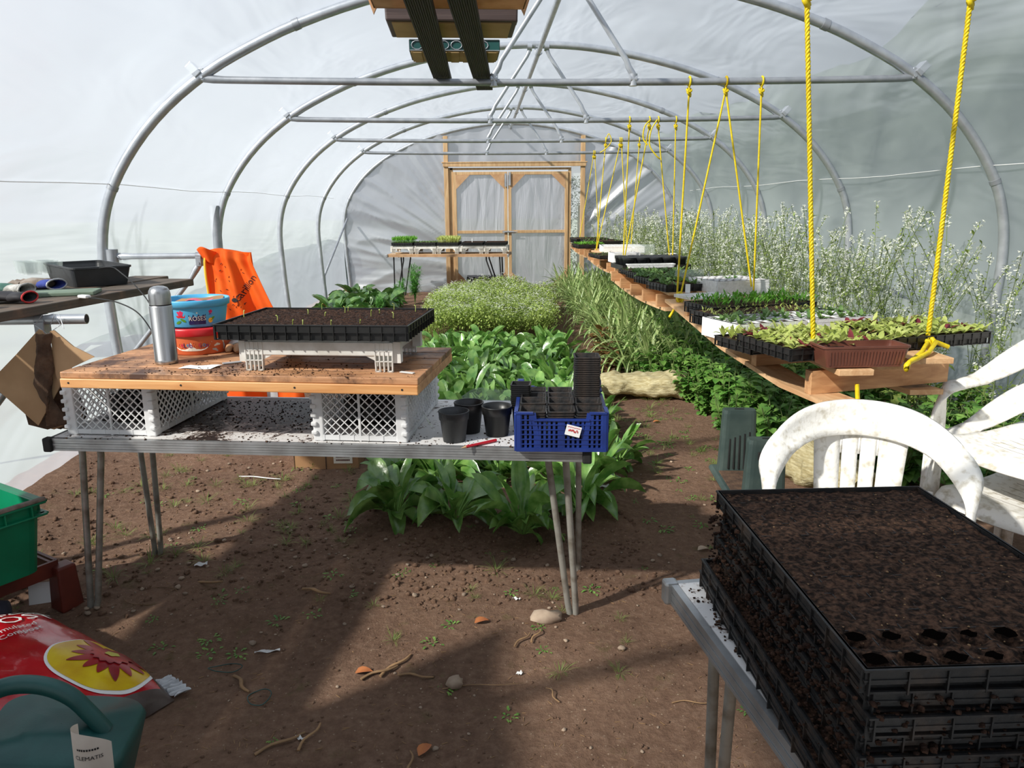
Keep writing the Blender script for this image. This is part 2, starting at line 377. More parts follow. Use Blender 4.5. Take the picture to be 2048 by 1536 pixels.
# ---------------------------------------------------------------- text
_tc = {}
def text_geo(s, size=.1, space=1.0):
    k = (s, size, space)
    if k in _tc: return _tc[k]
    cu = bpy.data.curves.new('lettering', 'FONT'); cu.body = s; cu.size = size; cu.resolution_u = 2; cu.space_character = space
    o = bpy.data.objects.new('lettering', cu); COL.objects.link(o)
    dg = bpy.context.evaluated_depsgraph_get(); dg.update()
    me = bpy.data.meshes.new_from_object(o.evaluated_get(dg))
    bm = bmesh.new(); bm.from_mesh(me)
    bmesh.ops.remove_doubles(bm, verts=bm.verts, dist=1e-5)
    if bm.verts:
        w = max(v.co.x for v in bm.verts)
        n = int(w / (size * .5)) + 1
        for i in range(n):
            bmesh.ops.bisect_plane(bm, geom=bm.verts[:] + bm.edges[:] + bm.faces[:], plane_co=(i * size * .5, 0, 0), plane_no=(1, 0, 0))
    vs = [tuple(v.co) for v in bm.verts]
    for i, v in enumerate(bm.verts): v.index = i
    fs = [tuple(v.index for v in f.verts) for f in bm.faces]
    bm.free(); bpy.data.objects.remove(o); bpy.data.curves.remove(cu); bpy.data.meshes.remove(me)
    w = max([v[0] for v in vs] or [0])
    _tc[k] = (vs, fs, w); return _tc[k]
def text_on(fn, s, size, u0, v0, name, m, parent, align='l', mirror=False, space=1.0, rot=0):
    vs, fs, w = text_geo(s, size, space)
    off = -w / 2 if align == 'c' else (-w if align == 'r' else 0)
    cr, sr = cos(rot), sin(rot)
    P = []
    for x, y, z in vs:
        x += off
        if mirror: x = -x
        P.append(fn(u0 + x * cr - y * sr, v0 + x * sr + y * cr))
    b = MB(); b.add(P, fs)
    return b.build(name, m, parent)
# ---- light settings
SUN = 14.0; SKY = .80; EXPO = 0.04; SDX, SDY = 1.12, .78
# ---------------------------------------------------------------- camera, sky, sun
def make_camera():
    f, pi_, ya, ro = 1533.97, .2285, .0368, -.0079
    F = Vector((sin(ya) * cos(pi_), cos(ya) * cos(pi_), -sin(pi_)))
    Rt = Vector((cos(ya), -sin(ya), 0)); U = Rt.cross(F)
    R2 = Rt * cos(ro) + U * sin(ro); U2 = -Rt * sin(ro) + U * cos(ro)
    cd = bpy.data.cameras.new('camera'); cam = bpy.data.objects.new('camera', cd); COL.objects.link(cam)
    m = Matrix((R2, U2, -F)).transposed().to_4x4(); m.translation = (0, 0, 1.5)
    cam.matrix_world = m
    cd.sensor_width = 36; cd.lens = f / 2048 * 36; cd.clip_end = 300; cd.clip_start = .02
    S.camera = cam
make_camera()
w = bpy.data.worlds.new('sky'); S.world = w; w.use_nodes = True
nt = w.node_tree
for n in list(nt.nodes): nt.nodes.remove(n)
tc = nt.nodes.new('ShaderNodeTexCoord'); sx = nt.nodes.new('ShaderNodeSeparateXYZ'); nt.links.new(tc.outputs['Generated'], sx.inputs[0])
cr = ramp(nt, [(.0, (.80, .84, .86, 1)), (.25, (.78, .84, .92, 1)), (.8, (.52, .64, .85, 1))], sx.outputs[2])
bg = nt.nodes.new('ShaderNodeBackground'); bg.inputs[1].default_value = SKY; nt.links.new(cr.outputs[0], bg.inputs[0])
wo = nt.nodes.new('ShaderNodeOutputWorld'); nt.links.new(bg.outputs[0], wo.inputs[0])
sd = bpy.data.lights.new('sun', 'SUN'); sd.energy = SUN; sd.angle = math.radians(1.6); sd.color = (1, .955, .88)
so = bpy.data.objects.new('sun', sd); COL.objects.link(so)
so.rotation_euler = Vector((SDX, SDY, -1)).to_track_quat('-Z', 'Y').to_euler()
S.view_settings.view_transform = 'Standard'; S.view_settings.look = 'None'; S.view_settings.exposure = EXPO; S.view_settings.gamma = 1.0
S.cycles.use_denoising = True; S.cycles.max_bounces = 8; S.cycles.diffuse_bounces = 4; S.cycles.glossy_bounces = 3; S.cycles.transmission_bounces = 6
S.cycles.transparent_max_bounces = 16; S.cycles.sample_clamp_indirect = 6; S.cycles.caustics_reflective = False; S.cycles.caustics_refractive = False
S.cycles.use_adaptive_sampling = True; S.cycles.adaptive_threshold = .02

# ---------------------------------------------------------------- tunnel shell
CX = .518; HY = [5.008 + 2.189 * i for i in range(-3, 5)]   # hoops; index 3 is the first one in view
PR = [(0, 2.87), (.36, 2.855), (.75, 2.80), (1.20, 2.70), (1.59, 2.575), (1.89, 2.445), (2.16, 2.30), (2.43, 2.10), (2.64, 1.88), (2.80, 1.64), (2.885, 1.42), (2.92, 1.18), (2.915, .93), (2.90, .6), (2.88, .3), (2.86, -.02)]
def cr_spline(P, n):
    out = []
    for i in range(len(P) - 1):
        p0, p1, p2, p3 = P[max(i - 1, 0)], P[i], P[i + 1], P[min(i + 2, len(P) - 1)]
        if i == 0: p0 = (-P[1][0], P[1][1])
        for k in range(n):
            t = k / n
            out.append(tuple(.5 * ((2 * b) + (-a + c) * t + (2 * a - 5 * b + 4 * c - d) * t * t + (-a + 3 * b - 3 * c + d) * t ** 3) for a, b, c, d in zip(p0, p1, p2, p3)))
    out.append(tuple(P[-1])); return out
def smooth_path(P, n=6):
    out = []
    for i in range(len(P) - 1):
        p0, p1, p2, p3 = P[max(i - 1, 0)], P[i], P[i + 1], P[min(i + 2, len(P) - 1)]
        for k in range(n):
            t = k / n
            out.append(tuple(.5 * ((2 * b) + (-a + c) * t + (2 * a - 5 * b + 4 * c - d) * t * t + (-a + 3 * b - 3 * c + d) * t ** 3) for a, b, c, d in zip(p0, p1, p2, p3)))
    out.append(tuple(P[-1])); return out
HALF = cr_spline(PR, 3)
FULL = [(-u, z) for u, z in reversed(HALF)] + [(u, z) for u, z in HALF[1:]]
def hoop_pts(Y, off=0):
    return [(CX + u, Y, z) for u, z in FULL]

# polythene skin
def skin(name, i0, i1):
    mb = MB(); ys = []
    y = HY[1] - .0
    ystep = .18; n = int((HY[-1] - HY[0]) / ystep)
    seg = FULL[i0:i1 + 1]
    vs = []
    for j in range(n + 1):
        Y = HY[0] + (HY[-1] - HY[0]) * j / n
        d = min(abs(Y - h) for h in HY)
        for k, (u, z) in enumerate(seg):
            i = i0 + k
            a = Vector(FULL[max(i - 1, 0)]); b = Vector(FULL[min(i + 1, len(FULL) - 1)])
            t = (b - a).normalized(); nrm = Vector((-t[1], t[0]))
            o = .034 + .016 * min(d, .6) * noise.noise(Vector((u * 1.1, Y * 1.5, z * 1.1))) * 2 - .012 * min(d / .8, 1)
            if z < .7: o += .05 * (.7 - z) + .02 * noise.noise(Vector((Y * 3.0, z * .8, u)))
            vs.append((CX + u + nrm.x * o, Y, z + nrm.y * o))
    m = len(seg)
    mb.add(vs, [(j * m + k, (j + 1) * m + k, (j + 1) * m + k + 1, j * m + k + 1) for j in range(n) for k in range(m - 1)], True)
    return tag(mb.build(name, M['film']), 'milky translucent polythene tunnel cover', 'polytunnel film', kind='structure')
iz = [i for i, (u, z) in enumerate(FULL) if z > 1.75]
skin('wall_left', 0, iz[0]); skin('ceiling', iz[0], iz[-1]); skin('wall_right', iz[-1], len(FULL) - 1)

# end wall of creased film, with the doorway left free
def zlim(u):
    u = abs(u)
    for (a, za), (b, zb) in zip(HALF, HALF[1:]):
        if a <= u <= b and za > 1.2: return za + (zb - za) * (u - a) / max(b - a, 1e-6)
    return 1.2
def end_panel(x0, x1, z0, zf, px, pz, amp, nu=70, nv=60, k=1):
    mb = MB()
    def fn(a, b):
        X = x0 + (x1 - x0) * a; zt = zf(X - CX); z = z0 + (zt - z0) * b
        dx, dz = X - px, z - pz; r = math.hypot(dx, dz); an = math.atan2(dz, abs(dx) + .05)
        w = min(1, abs(dx) / .3) * min(1, r / .5)
        rid = abs(noise.noise(Vector((an * 6.5 + .4 * r, r * .5, k)))) + .35 * abs(noise.noise(Vector((an * 19, r * .6, k + 4))))
        return (X, 13.79 - amp * w * (.45 - rid), z)
    mb.grid(fn, nu, nv); return mb
U0, U1 = -.62, 1.78
ew = MB()
for q in (end_panel(CX - 2.9, U0, -.05, zlim, .3, .25, .15, 90, 80, k=1), end_panel(U1, CX + 2.9, -.05, zlim, .9, .1, .15, 90, 80, k=7), end_panel(U0, U1, 2.2, zlim, .5, 5, .05, 50, 14, k=3)):
    ew.add(q.v, q.f, True)
tag(ew.build('wall_back', M['film_end']), 'creased polythene end wall around the double doors', 'polytunnel film', kind='structure')
fw = MB()
for q in (end_panel(CX - 2.9, -.5, -.05, zlim, .3, .25, .1, 20, 20), end_panel(1.5, CX + 2.9, -.05, zlim, .9, .1, .1, 20, 20), end_panel(-.5, 1.5, 2.1, zlim, .5, 5, .05, 10, 8)):
    fw.add([(x, y - 13.79 + HY[0] - .03, z) for x, y, z in q.v], q.f, True)
tag(fw.build('wall_front', M['film_end']), 'polythene front wall behind the camera', 'polytunnel film', kind='structure')
sm = MB()
for sg, zz in ((-1, 1.66), (1, 1.74)):
    j = min(range(len(FULL)), key=lambda i: abs(FULL[i][1] - zz) + (10 if FULL[i][0] * sg < 0 else 0)); u, z = FULL[j]
    sm.tube([(CX + u + sg * .012, HY[0] + .1 + q * .6, z + .01 * sin(q * 1.3)) for q in range(24)], .0025, 5)
tag(sm.build('trim_1', M['paper']), 'thin pale fold line running along the film', 'film fold', kind='structure')

# outside
ob = MB(); ob.grid(lambda a, b: (-60 + 120 * a, -20 + 120 * b, -.12), 12, 12)
tag(ob.build('ground_outside', M['field']), 'pale grass field outside the tunnel', 'field', kind='structure')
ob = MB()
def bank(a, b):
    Y = 8.5 + 12 * a; x = -3.9 + 1.5 * (b - .5); h = (.25 + .52 * min(1, a * 2.0)) * sin(PI * b) ** .6
    return (x + .1 * noise.noise(Vector((Y * 2, b * 5, 0))), Y, -.12 + h + .08 * noise.noise(Vector((Y * 1.8, b * 4, 3))))
ob.grid(bank, 50, 14)
tag(ob.build('hill_1', M['hedge']), 'low green bank outside the film', 'bank', kind='structure')
ob = MB(); ob.grid(lambda a, b: (8.2 + 2.2 * (b - .5) + .4 * noise.noise(Vector((a * 40, b * 6, 1))), -12 + 60 * a, -.12 + 4.8 * sin(PI * b) ** .5 + .5 * noise.noise(Vector((a * 22, b * 3, 7)))), 80, 16)
tag(ob.build('hill_2', mat('distant tree belt', C(74, 82, 76), C(96, 104, 98), .8, .95)), 'green hedge bank outside the film', 'bank', kind='structure')

# earth floor
def gz(x, y):
    z = .022 * noise.noise(Vector((x * 1.1, y * 1.1, 0))) + .012 * noise.noise(Vector((x * 4, y * 4, 2))) + .007 * noise.noise(Vector((x * 13, y * 13, 5)))
    e = max(0, -1.9 - x)
    z += .16 * e + .03 * max(0, x - 1.5)
    def bed(cx, hw, y0, y1, h):
        a = min(1, max(0, (hw - abs(x - cx)) / .15)); b = min(1, max(0, (y - y0) / .2)) * min(1, max(0, (y1 - y) / .3))
        return h * a * b
    z += bed(.05, .75, 3.25, 11.8, .05)
    n = noise.noise(Vector((x * 7, y * 7, 9)))
    if y > 2.6 and x < -.3: z += .02 * max(0, n) + .012 * max(0, noise.noise(Vector((x * 18, y * 18, 4))))
    return z
gb = MB()
ys = [-1.6 + .045 * i for i in range(170)] + [6.05 + .09 * i for i in range(88)]
nx = 150; x0g, x1g = -2.52, 3.56
gb.add([(x0g + (x1g - x0g) * i / nx, y, gz(x0g + (x1g - x0g) * i / nx, y)) for y in ys for i in range(nx + 1)],
       [(j * (nx + 1) + i, j * (nx + 1) + i + 1, (j + 1) * (nx + 1) + i + 1, (j + 1) * (nx + 1) + i) for j in range(len(ys) - 1) for i in range(nx)], True)
tag(gb.build('floor', M['ground']), 'trodden brown earth floor with pebbles and patches of grass', 'earth floor', kind='structure')

# ---------------------------------------------------------------- steel hoops, crossbars, braces, ridge tube
ORD = ['', '', 'overhead hoop just behind the camera end of the shelf', 'first', 'second', 'third', 'fourth', 'end']
hl = {0: 'galvanised steel hoop at the front wall behind the camera', 1: 'galvanised steel hoop over the camera position',
      2: 'galvanised steel hoop carrying the shelf tube where cardboard hangs', 3: 'tallest galvanised steel hoop in view, orange jacket bracket on its leg',
      4: 'galvanised steel hoop, second in view, with a grey sleeve on one leg', 5: 'galvanised steel hoop, third in view from the camera',
      6: 'galvanised steel hoop, fourth in view from the camera', 7: 'galvanised steel hoop bordering the creased end wall'}
BZ = 2.255; BH = 2.19
bl = {2: 'galvanised crossbar above the compost trays, holding ropes of the first hanging shelf', 3: 'galvanised crossbar carrying the dark planks and three rope knots',
      4: 'galvanised crossbar of the second hoop with curled yellow rope ends', 5: 'galvanised crossbar of the third hoop', 6: 'galvanised crossbar of the fourth hoop, lowest in the picture', 1: 'galvanised crossbar over the camera position'}
for i, Y in enumerate(HY):
    t = thing('tunnel_hoop', hl[i], 'steel hoop', (CX, Y, 0), group=None)
    b = MB(); b.tube([(u, 0, z) for u, z in FULL], .031, 12); b.build('tube', M['steel'], t)
    b = MB()
    for u, z in (HALF[12], HALF[27]):
        for sg in (-1, 1):
            k = HALF.index((u, z)); q = HALF[k + 1]; b = MB()
            b.tube([(sg * u, 0, z), (sg * (u + (q[0] - u) * .35), 0, z + (q[1] - z) * .35)], .0345, 12); b.build('joint_sleeve', M['steel_dull'], t)
    if i == 4:
        b = MB(); b.tube([(-2.921, -.02, z) for z in (1.52, 1.2, .9, .5)], .044, 12); b.build('pipe_wrap', M['steel_dull'], t)
    if 1 <= i <= 6:
        c = thing('cross_bar', bl[i], 'crossbar', (CX, Y, BZ))
        b = MB(); sag = lambda x: -.018 * (1 - (x / BH) ** 2)
        b.tube([(-BH + .13 + (2 * BH - .26) * q / 12, 0, sag(-BH + 2 * BH * q / 12)) for q in range(13)], .0215, 12)
        for sg in (-1, 1):
            b.tube([(sg * (BH - .13), 0, 0), (sg * (BH - .09), 0, .002), (sg * (BH - .06), 0, .004), (sg * BH, 0, .01)], [.0215, .0225, .024, .024], 12, flat=1)
        b.build('tube', M['steel_dull'], c)
        for sg in (-1, 1):
            b = MB(); b.box((sg * (BH + .012), 0, .03), (.05, .05, .07)); b.tube([(sg * BH, -.035, .012), (sg * BH, .035, .012)], .009, 6)
            b.box((sg * (BH + .045), 0, .055), (.05, .078, .085), ry=sg * .75)
            b.build('clamp', M['steel'], c, bevel=.006)
        for sg in (-1, 1):
            b = MB(); P = [(sg * .43, 0, .025), (sg * .40, 0, .07), (sg * .385, 0, .11), (sg * .10, 0, .52), (sg * .085, 0, .55), (sg * .075, 0, .59)]
            b.tube(P, [.02, .019, .0165, .0165, .018, .02], 10)
            b.tube([(sg * .43, 0, -.04), (sg * .43, 0, .03)], .026, 10); b.tube([(sg * .43 - .02, 0, 0), (sg * .43 + .02, 0, 0)], .0265, 10)
            b.tube([(sg * .075 - .02, 0, .60), (sg * .075 + .02, 0, .597)], .037, 10)
            b.build('brace', M['steel'], c)
rt = thing('ridge_tube', 'galvanised ridge tube running the length of the tunnel under the hoops', 'ridge tube', (CX, HY[0], 2.80))
b = MB(); b.tube([(0, 0, 0), (0, HY[-1] - HY[0], 0)], .021, 12); b.build('tube', M['steel'], rt)
for Y in HY:
    b = MB(); b.tube([(-.026, Y - HY[0] - .025, -.012), (0, Y - HY[0] - .025, -.03), (.03, Y - HY[0] - .02, -.005), (.028, Y - HY[0], .06), (-.028, Y - HY[0], .06)], .005, 6, closed=True)
    b.build('wire_tie', M['steel'], rt)

# diagonal corner tubes of the end hoops
for (a, c, lab) in (((-2.36, 11.6, .5), (-2.33, 13.7, 1.3), 'thin steel corner brace leaning against the end wall film'),):
    t = thing('corner_brace', lab, 'brace', a); b = MB()
    d = Vector(c) - Vector(a); b.tube([(0, 0, -.5), (0, 0, 0), tuple(d)], .018, 8); b.build('tube', M['steel_dull'], t)

# ---------------------------------------------------------------- end doors
Yd = 13.70
fr = thing('door_frame', 'tall sawn timber frame around the double doors', 'door frame', (0, Yd, 0)); fr['kind'] = 'structure'; fr.name = 'door_frame'
for x, zt, lab in ((-.60, 2.66, 0), (1.76, 2.66, 0)):
    b = MB(); b.box((x, 0, zt / 2), (.075, .075, zt)); b.build('post', M['wood_door'], fr, bevel=.004)
b = MB(); b.box((.58, -.045, 2.185), (2.46, .035, .06)); b.box((.58, -.02, 2.225), (2.5, .1, .02)); b.build('header', M['wood_door'], fr, bevel=.004)
b = MB(); b.box((-.53, .03, 1.07), (.09, .06, 2.14)); b.box((1.535, .03, 1.05), (.05, .06, 2.1)); b.box((.51, .03, 2.12), (2.1, .06, .035)); b.build('inner_frame', M['wood_door'], fr, bevel=.004)
b = MB(); b.grid(lambda p, q: (1.555 + .18 * p, .02 + .01 * sin(q * 9), 2.16 * q), 4, 20); b.build('clear_strip', M['clear'], fr)
for k, (xa, xb, lab) in enumerate(((-.485, .45, 'wood framed polythene door behind the tray table, hinged beside it'), (.465, 1.505, 'wood framed polythene door beside the hanging shelves'))):
    d = thing('door_%d' % (k + 1), lab, 'door', (0, Yd, 0)); d['kind'] = 'structure'
    W = xb - xa; xm = (xa + xb) / 2
    b = MB()
    for x in (xa + .027, xb - .027): b.box((x, 0, 1.06), (.054, .045, 2.02))
    for z in (2.045, 1.055, .09): b.box((xm, .003, z), (W - .1, .04, .05))
    b.build('stile_frame', M['wood_door'], d, bevel=.004)
    b = MB(); b.grid(lambda p, q: (xa + .03 + (W - .06) * p, .032 + .008 * noise.noise(Vector((p * 9, q * 3, k))), .08 + 1.97 * q), 24, 30); b.build('film_panel', M['film_door'], d)
    for sx_, x in ((1, xa + .05), (-1, xb - .05)):
        for sz, z in ((1, .115), (-1, 2.02)):
            b = MB(); L_ = .24
            b.add([(x, -.026, z), (x + sx_ * L_, -.026, z), (x, -.026, z + sz * L_), (x, -.012, z), (x + sx_ * L_, -.012, z), (x, -.012, z + sz * L_)], [(0, 1, 2), (3, 5, 4), (0, 3, 4, 1), (1, 4, 5, 2), (2, 5, 3, 0)])
            b.build('corner_gusset', M['crateply'], d)
    if k == 0:
        b = MB(); b.box((.457, -.045, 1.055), (.2, .012, .03)); b.tube([(.4, -.06, 1.055), (.62, -.06, 1.05)], .009, 6); b.build('latch_bolt', M['steel'], d)
        b = MB(); b.box((.42, -.045, 1.93), (.035, .012, .22)); b.box((.49, -.045, 1.95), (.035, .012, .22)); b.build('hasp', M['steel'], d)
# ================================================================ objects on and around the tables
def leaf(b, p, yaw, L, W, pitch=.9, curl=1.2, seg=5, cup=.25, shape=1.0, stem=0.0, twist=0):
    # a ribbon leaf: pitch is the starting elevation, curl the total bend downwards
    x, y, z = p; h = 0.0; zz = 0.0; a = pitch; vs = []
    cy, sy = cos(yaw), sin(yaw)
    for i in range(seg + 1):
        t = i / seg
        if stem and t <= stem: wd = W * .10
        else:
            q = (t - stem) / (1 - stem) if stem < 1 else 0
            wd = W * (sin(PI * min(1, q ** .75 * .97 + .03)) ** shape) if i < seg else 0.0
        dz = cup * wd * .5; tw = twist * t
        for s_, up in ((-1, dz), (0, 0), (1, dz)):
            ox = s_ * wd / 2
            lx, ly = h - sin(a) * up * .3, ox
            vs.append((x + lx * cy - ly * sy, y + lx * sy + ly * cy, z + zz + up * cos(a) + ox * tw))
        a -= curl / seg
        h += L / seg * cos(a); zz += L / seg * sin(a)
    fs = []
    for i in range(seg):
        for k in (0, 1):
            fs.append((i * 3 + k, i * 3 + k + 1, (i + 1) * 3 + k + 1, (i + 1) * 3 + k))
    b.add(vs, fs, True)

def trestle(label, loc, rz, L=1.83, D=.61, legs=((.03, .10, .12, -.045, .15), (-.03, .03, .56, -.05, .62), (1.70, 1.76, .15, 1.784, .27), (1.74, 1.80, .55, 1.79, .64)), topmat=None, edge=None, legmat=None, vleg=True):
    t = thing('folding_table', label, 'table', loc, rz)
    b = MB(); b.grid(lambda p, q: (.012 + (L - .024) * p, .012 + (D - .024) * q, 0), 20, 8, False); b.box((L / 2, D / 2, -.012), (L - .02, D - .02, .02)); b.build('table_top', topmat or M['laminate'], t)
    b = MB()
    for k in range(5):
        z = -.001 - k * .0088
        b.box((L / 2, 0.004 + .0015 * (k % 2), z - .0035), (L, .014, .0078)); b.box((L / 2, D - .004, z - .0035), (L, .014, .0078))
        b.box((.004, D / 2, z - .0035), (.014, D, .0078)); b.box((L - .004, D / 2, z - .0035), (.014, D, .0078))
    b.build('edge_trim', edge or M['alu'], t)
    b = MB()
    for x, y in ((0, 0), (L, 0), (L, D), (0, D)):
        b = MB(); b.box((x, y, -.022), (.03, .03, .05)); b.build('corner_cap', M['rubber' if L < 1.95 and loc[0] < 0 else 'alu'], t, bevel=.006)
    H = loc[2]
    for (xa, xb, y, fx, fy) in legs:
        b = MB(); g = -H - .01
        b.tube([(xa, y, -.04), (xa, y, -.10), (fx + (xa - fx) * .12 - .006, fy, g + .06), (fx - .006, fy, g)], .0118, 8)
        b.tube([(xb, y, -.04), (xb, y, -.10), (fx + (xb - fx) * .12 + .016, fy, g + .06), (fx + .014, fy, g)], .0118, 8)
        b.build('leg', legmat or M['leg_steel'], t)
    for k in (0, 2):
        b = MB(); xm = (legs[k][0] + legs[k][1]) / 2; b.tube([(xm, .06, -.045), (xm, D - .06, -.045)], .011, 8); b.build('leg_bar', legmat or M['leg_steel'], t)
    return t
TA = math.atan2(-.233, 1.805); TO = Vector((-1.49, 2.565, .74))
mt = trestle('long white trestle table with soil on its top and ribbed aluminium edge', TO, TA)
def onT(x, y, z=0): return (TO.x + x * cos(TA) - y * sin(TA), TO.y + x * sin(TA) + y * cos(TA), TO.z + z)

# soil scattered on surfaces: uncountable crumbs
def crumbs(name, label, fn, n, r0, r1, seed, m='soil_brown', cat='soil', blobs=True):
    rr = random.Random(seed); b = MB()
    for i in range(n):
        x, y, z = fn(rr); r = rr.uniform(r0, r1) * rr.choice((.5, .7, 1))
        b.blob((x, y, z + r * .25), r, i, 1, rr.uniform(.6, 1.3), .6, 5, 3)
    return tag(b.build(name, M[m]), label, cat, kind='stuff')
def tsoil(r):
    if r.random() < .55:
        x, y = r.uniform(.35, .95), .05 + .5 * r.random() ** .8
        if y < .14 and r.random() < .7: y += .2
    elif r.random() < .5: x, y = r.uniform(.95, 1.8), .55 * r.random()
    else: x, y = r.uniform(.02, 1.8), r.uniform(.0, .1)
    return onT(x, y, 0)
crumbs('soil_crumbs', 'dark soil crumbs spilled over the long white table', tsoil, 1700, .0012, .005, 3, 'soil')

# white lattice crates
def lattice_crate(label, loc, rz, W=.31, D=.52, H=.185):
    t = thing('lattice_crate', label, 'crate', loc, rz)
    def panel(a, c, name):
        a, c = Vector(a), Vector(c); d = c - a; L = d.length; d.normalize(); up = Vector((0, 0, 1)); nrm = d.cross(up)
        b = MB(); th = .004
        P = lambda s_, z: a + d * s_ + up * z
        for z in (.012, H - .01): b.bar(P(0, z), P(L, z), .009, .016)
        b.bar(P(L / 2, 0), P(L / 2, H), .007, .007, nrm)
        for s_ in (.02, L - .02): b.bar(P(s_, 0), P(s_, H), .010, .010, nrm)
        z0, z1 = .02, H - .018; st = .0215; hh = z1 - z0; k = -hh
        while k < L:
            for sg in (1, -1):
                pts = []
                if sg == 1: s0, s1, y0, y1 = k, k + hh, z0, z1
                else: s0, s1, y0, y1 = k, k + hh, z1, z0
                if s0 < .02: f = (.02 - s0) / hh; y0 = y0 + (y1 - y0) * f; s0 = .02
                if s1 > L - .02: f = (s1 - (L - .02)) / max(s1 - s0, 1e-6); y1 = y1 - (y1 - y0) * f; s1 = L - .02
                if s1 - s0 > .004: b.bar(P(s0, y0), P(s1, y1), .0032, .0042, nrm)
            k += st * 1.35
        q = 0
        while .03 + q * .05 < L - .03:
            b.bar(P(.03 + q * .05, .004), P(.03 + q * .05, .022), .005, .012, nrm); q += 1
        b.build(name, M['whitep'], t)
    panel((0, 0, 0), (W, 0, 0), 'side_panel'); panel((W, 0, 0), (W, D, 0), 'side_panel'); panel((W, D, 0), (0, D, 0), 'side_panel'); panel((0, D, 0), (0, 0, 0), 'side_panel')
    b = MB(); b.box((W / 2, D / 2, .006), (W - .01, D - .01, .005)); b.build('crate_floor', M['whitep'], t)
    for x, y in ((0, 0), (W, 0), (W, D), (0, D)):
        b = MB(); b.box((x + (.012 if x == 0 else -.012), y + (.012 if y == 0 else -.012), H / 2), (.036, .036, H))
        for z in (.03, .06, .09, .12, .15): b.box((x, y, z), (.02, .03, .014))
        b.build('corner_post', M['whitep'], t, bevel=.004)
    return t
lattice_crate('white lattice crate holding up the wooden top beside the hanging cardboard', (-1.435, 2.606, .741), -.14)
lattice_crate('white lattice crate beside the black pots, holding up the wooden top', (-.565, 2.478, .741), -.14, W=.305)
# black trays stored inside the crates
for k, (x, y, lab) in enumerate(((-1.36, 2.72, 'black pot tray stored inside the white crate near the cardboard'), (-.49, 2.60, 'black pot tray stored inside the white crate beside the pots'))):
    b = MB(); b.box((.085, .16, .005), (.2, .34, .008)); 
    for q in range(3):
        for r_ in range(5): b.lathe([(.026, .01), (.031, .09), (.029, .09), (.024, .012)], (.02 + q * .066, .03 + r_ * .066, 0), 8)
    tag(b.build('pot_tray', M['blackdirty'], None, (x, y, .755), -.14), lab, 'pot tray')

# wooden top
WA = math.atan2(-.188, 1.182); WO = Vector((-1.388, 2.500, .93))
wt = thing('wooden_top', 'varnished slatted wooden table top resting on two white crates', 'table top', WO, WA)
WL, WD = 1.197, .545
for k in range(5):
    b = MB(); b.box((WL / 2, .055 + k * .1085, .042), (WL, .1005, .021)); b.build('top_board', M['wood_top'] if k else M['wood_top'], wt, bevel=.003)
b = MB(); b.box((WL / 2, .012, .0155), (WL, .024, .031)); b.build('front_rail', M['wood_front'], wt, bevel=.003)
b = MB(); b.box((WL / 2, WD - .012, .0155), (WL, .024, .031)); b.build('rear_rail', M['wood_front'], wt, bevel=.003)
for x in (.012, WL - .012):
    b = MB(); b.box((x, WD / 2, .0155), (.024, WD - .05, .031)); b.build('end_rail', M['wood_cross'], wt, bevel=.003)
b = MB()
for x in (.03, .42, .8, WL - .05): b.lathe([(.004, 0), (.0, .0008)], (0, 0, 0), 8) if 0 else b.tube([(x, -.001, .017), (x, .004, .017)], .0035, 8)
b.build('screw', M['rubber'], wt)
def onW(x, y, z=0): return (WO.x + x * cos(WA) - y * sin(WA), WO.y + x * sin(WA) + y * cos(WA), WO.z + .0525 + z)
crumbs('soil_crumbs', 'soil crumbs scattered on the varnished wooden top', lambda r: onW(r.gauss(.62, .25) % WL, min(.53, abs(r.gauss(.07, .10))), 0), 520, .001, .0045, 5, 'soil')

# thermos
t = thing('thermos_flask', 'brushed steel thermos flask standing on the wooden top', 'flask', (-1.088, 2.625, .983), 0)
b = MB(); b.lathe([(0, 0), (.036, 0), (.0375, .004), (.0375, .015), (.0368, .016), (.0368, .195), (.034, .2)], n=32); b.build('body', M['brushed'], t)
b = MB(); b.lathe([(.0345, .199), (.0355, .2), (.0345, .204)], n=32); b.build('seal_ring', M['rubber'], t)
b = MB(); b.lathe([(.0352, .203), (.0352, .235), (.033, .248), (.027, .258), (.016, .263), (0, .265)], n=32); b.build('cup_lid', M['brushed'], t)

# confectionery tubs
def tub(label, loc, cm, lm, R0, H, rz=0, lid=True):
    t = thing('round_tub', label, 'tub', loc, rz)
    b = MB(); b.lathe([(0, 0), (R0 * .84, 0), (R0 * .86, .004), (R0 * .97, H - .02), (R0 * .965, H - .01)], n=48); b.build('body', cm, t)
    b = MB()
    if lid: b.lathe([(R0 * 1.02, H - .028), (R0 * 1.04, H - .024), (R0 * 1.04, H - .006), (R0 * 1.02, H), (R0 * .95, H + .001), (R0 * .93, H - .006), (0, H - .006)], n=48); b.build('lid', lm, t)
    else: b.lathe([(R0 * .95, H - .028), (R0 * 1.03, H - .024), (R0 * 1.05, H - .004), (R0 * 1.03, H), (R0 * .97, H - .002), (R0 * .95, H - .02), (R0 * .86, .01), (0, .008)], n=48); b.build('rim', lm, t)
    def cyl(u, v):   # u metres round the side from the front, v height
        a = -PI / 2 + u / R0; r = R0 * (.86 + .11 * v / H) + .0012
        return (r * cos(a), r * sin(a), v)
    return t, cyl
def disc(cyl, u, v, rx, ry, name, m, t, n=20, wob=0, rot=0):
    b = MB(); P = [cyl(u, v)]
    for k in range(n):
        a = 2 * PI * k / n; q = 1 + wob * sin(a * 5)
        x, y = rx * q * cos(a), ry * q * sin(a)
        P.append(cyl(u + x * cos(rot) - y * sin(rot), v + x * sin(rot) + y * cos(rot)))
    b.add(P, [(0, 1 + k, 1 + (k + 1) % n) for k in range(n)]); return b.build(name, m, t)
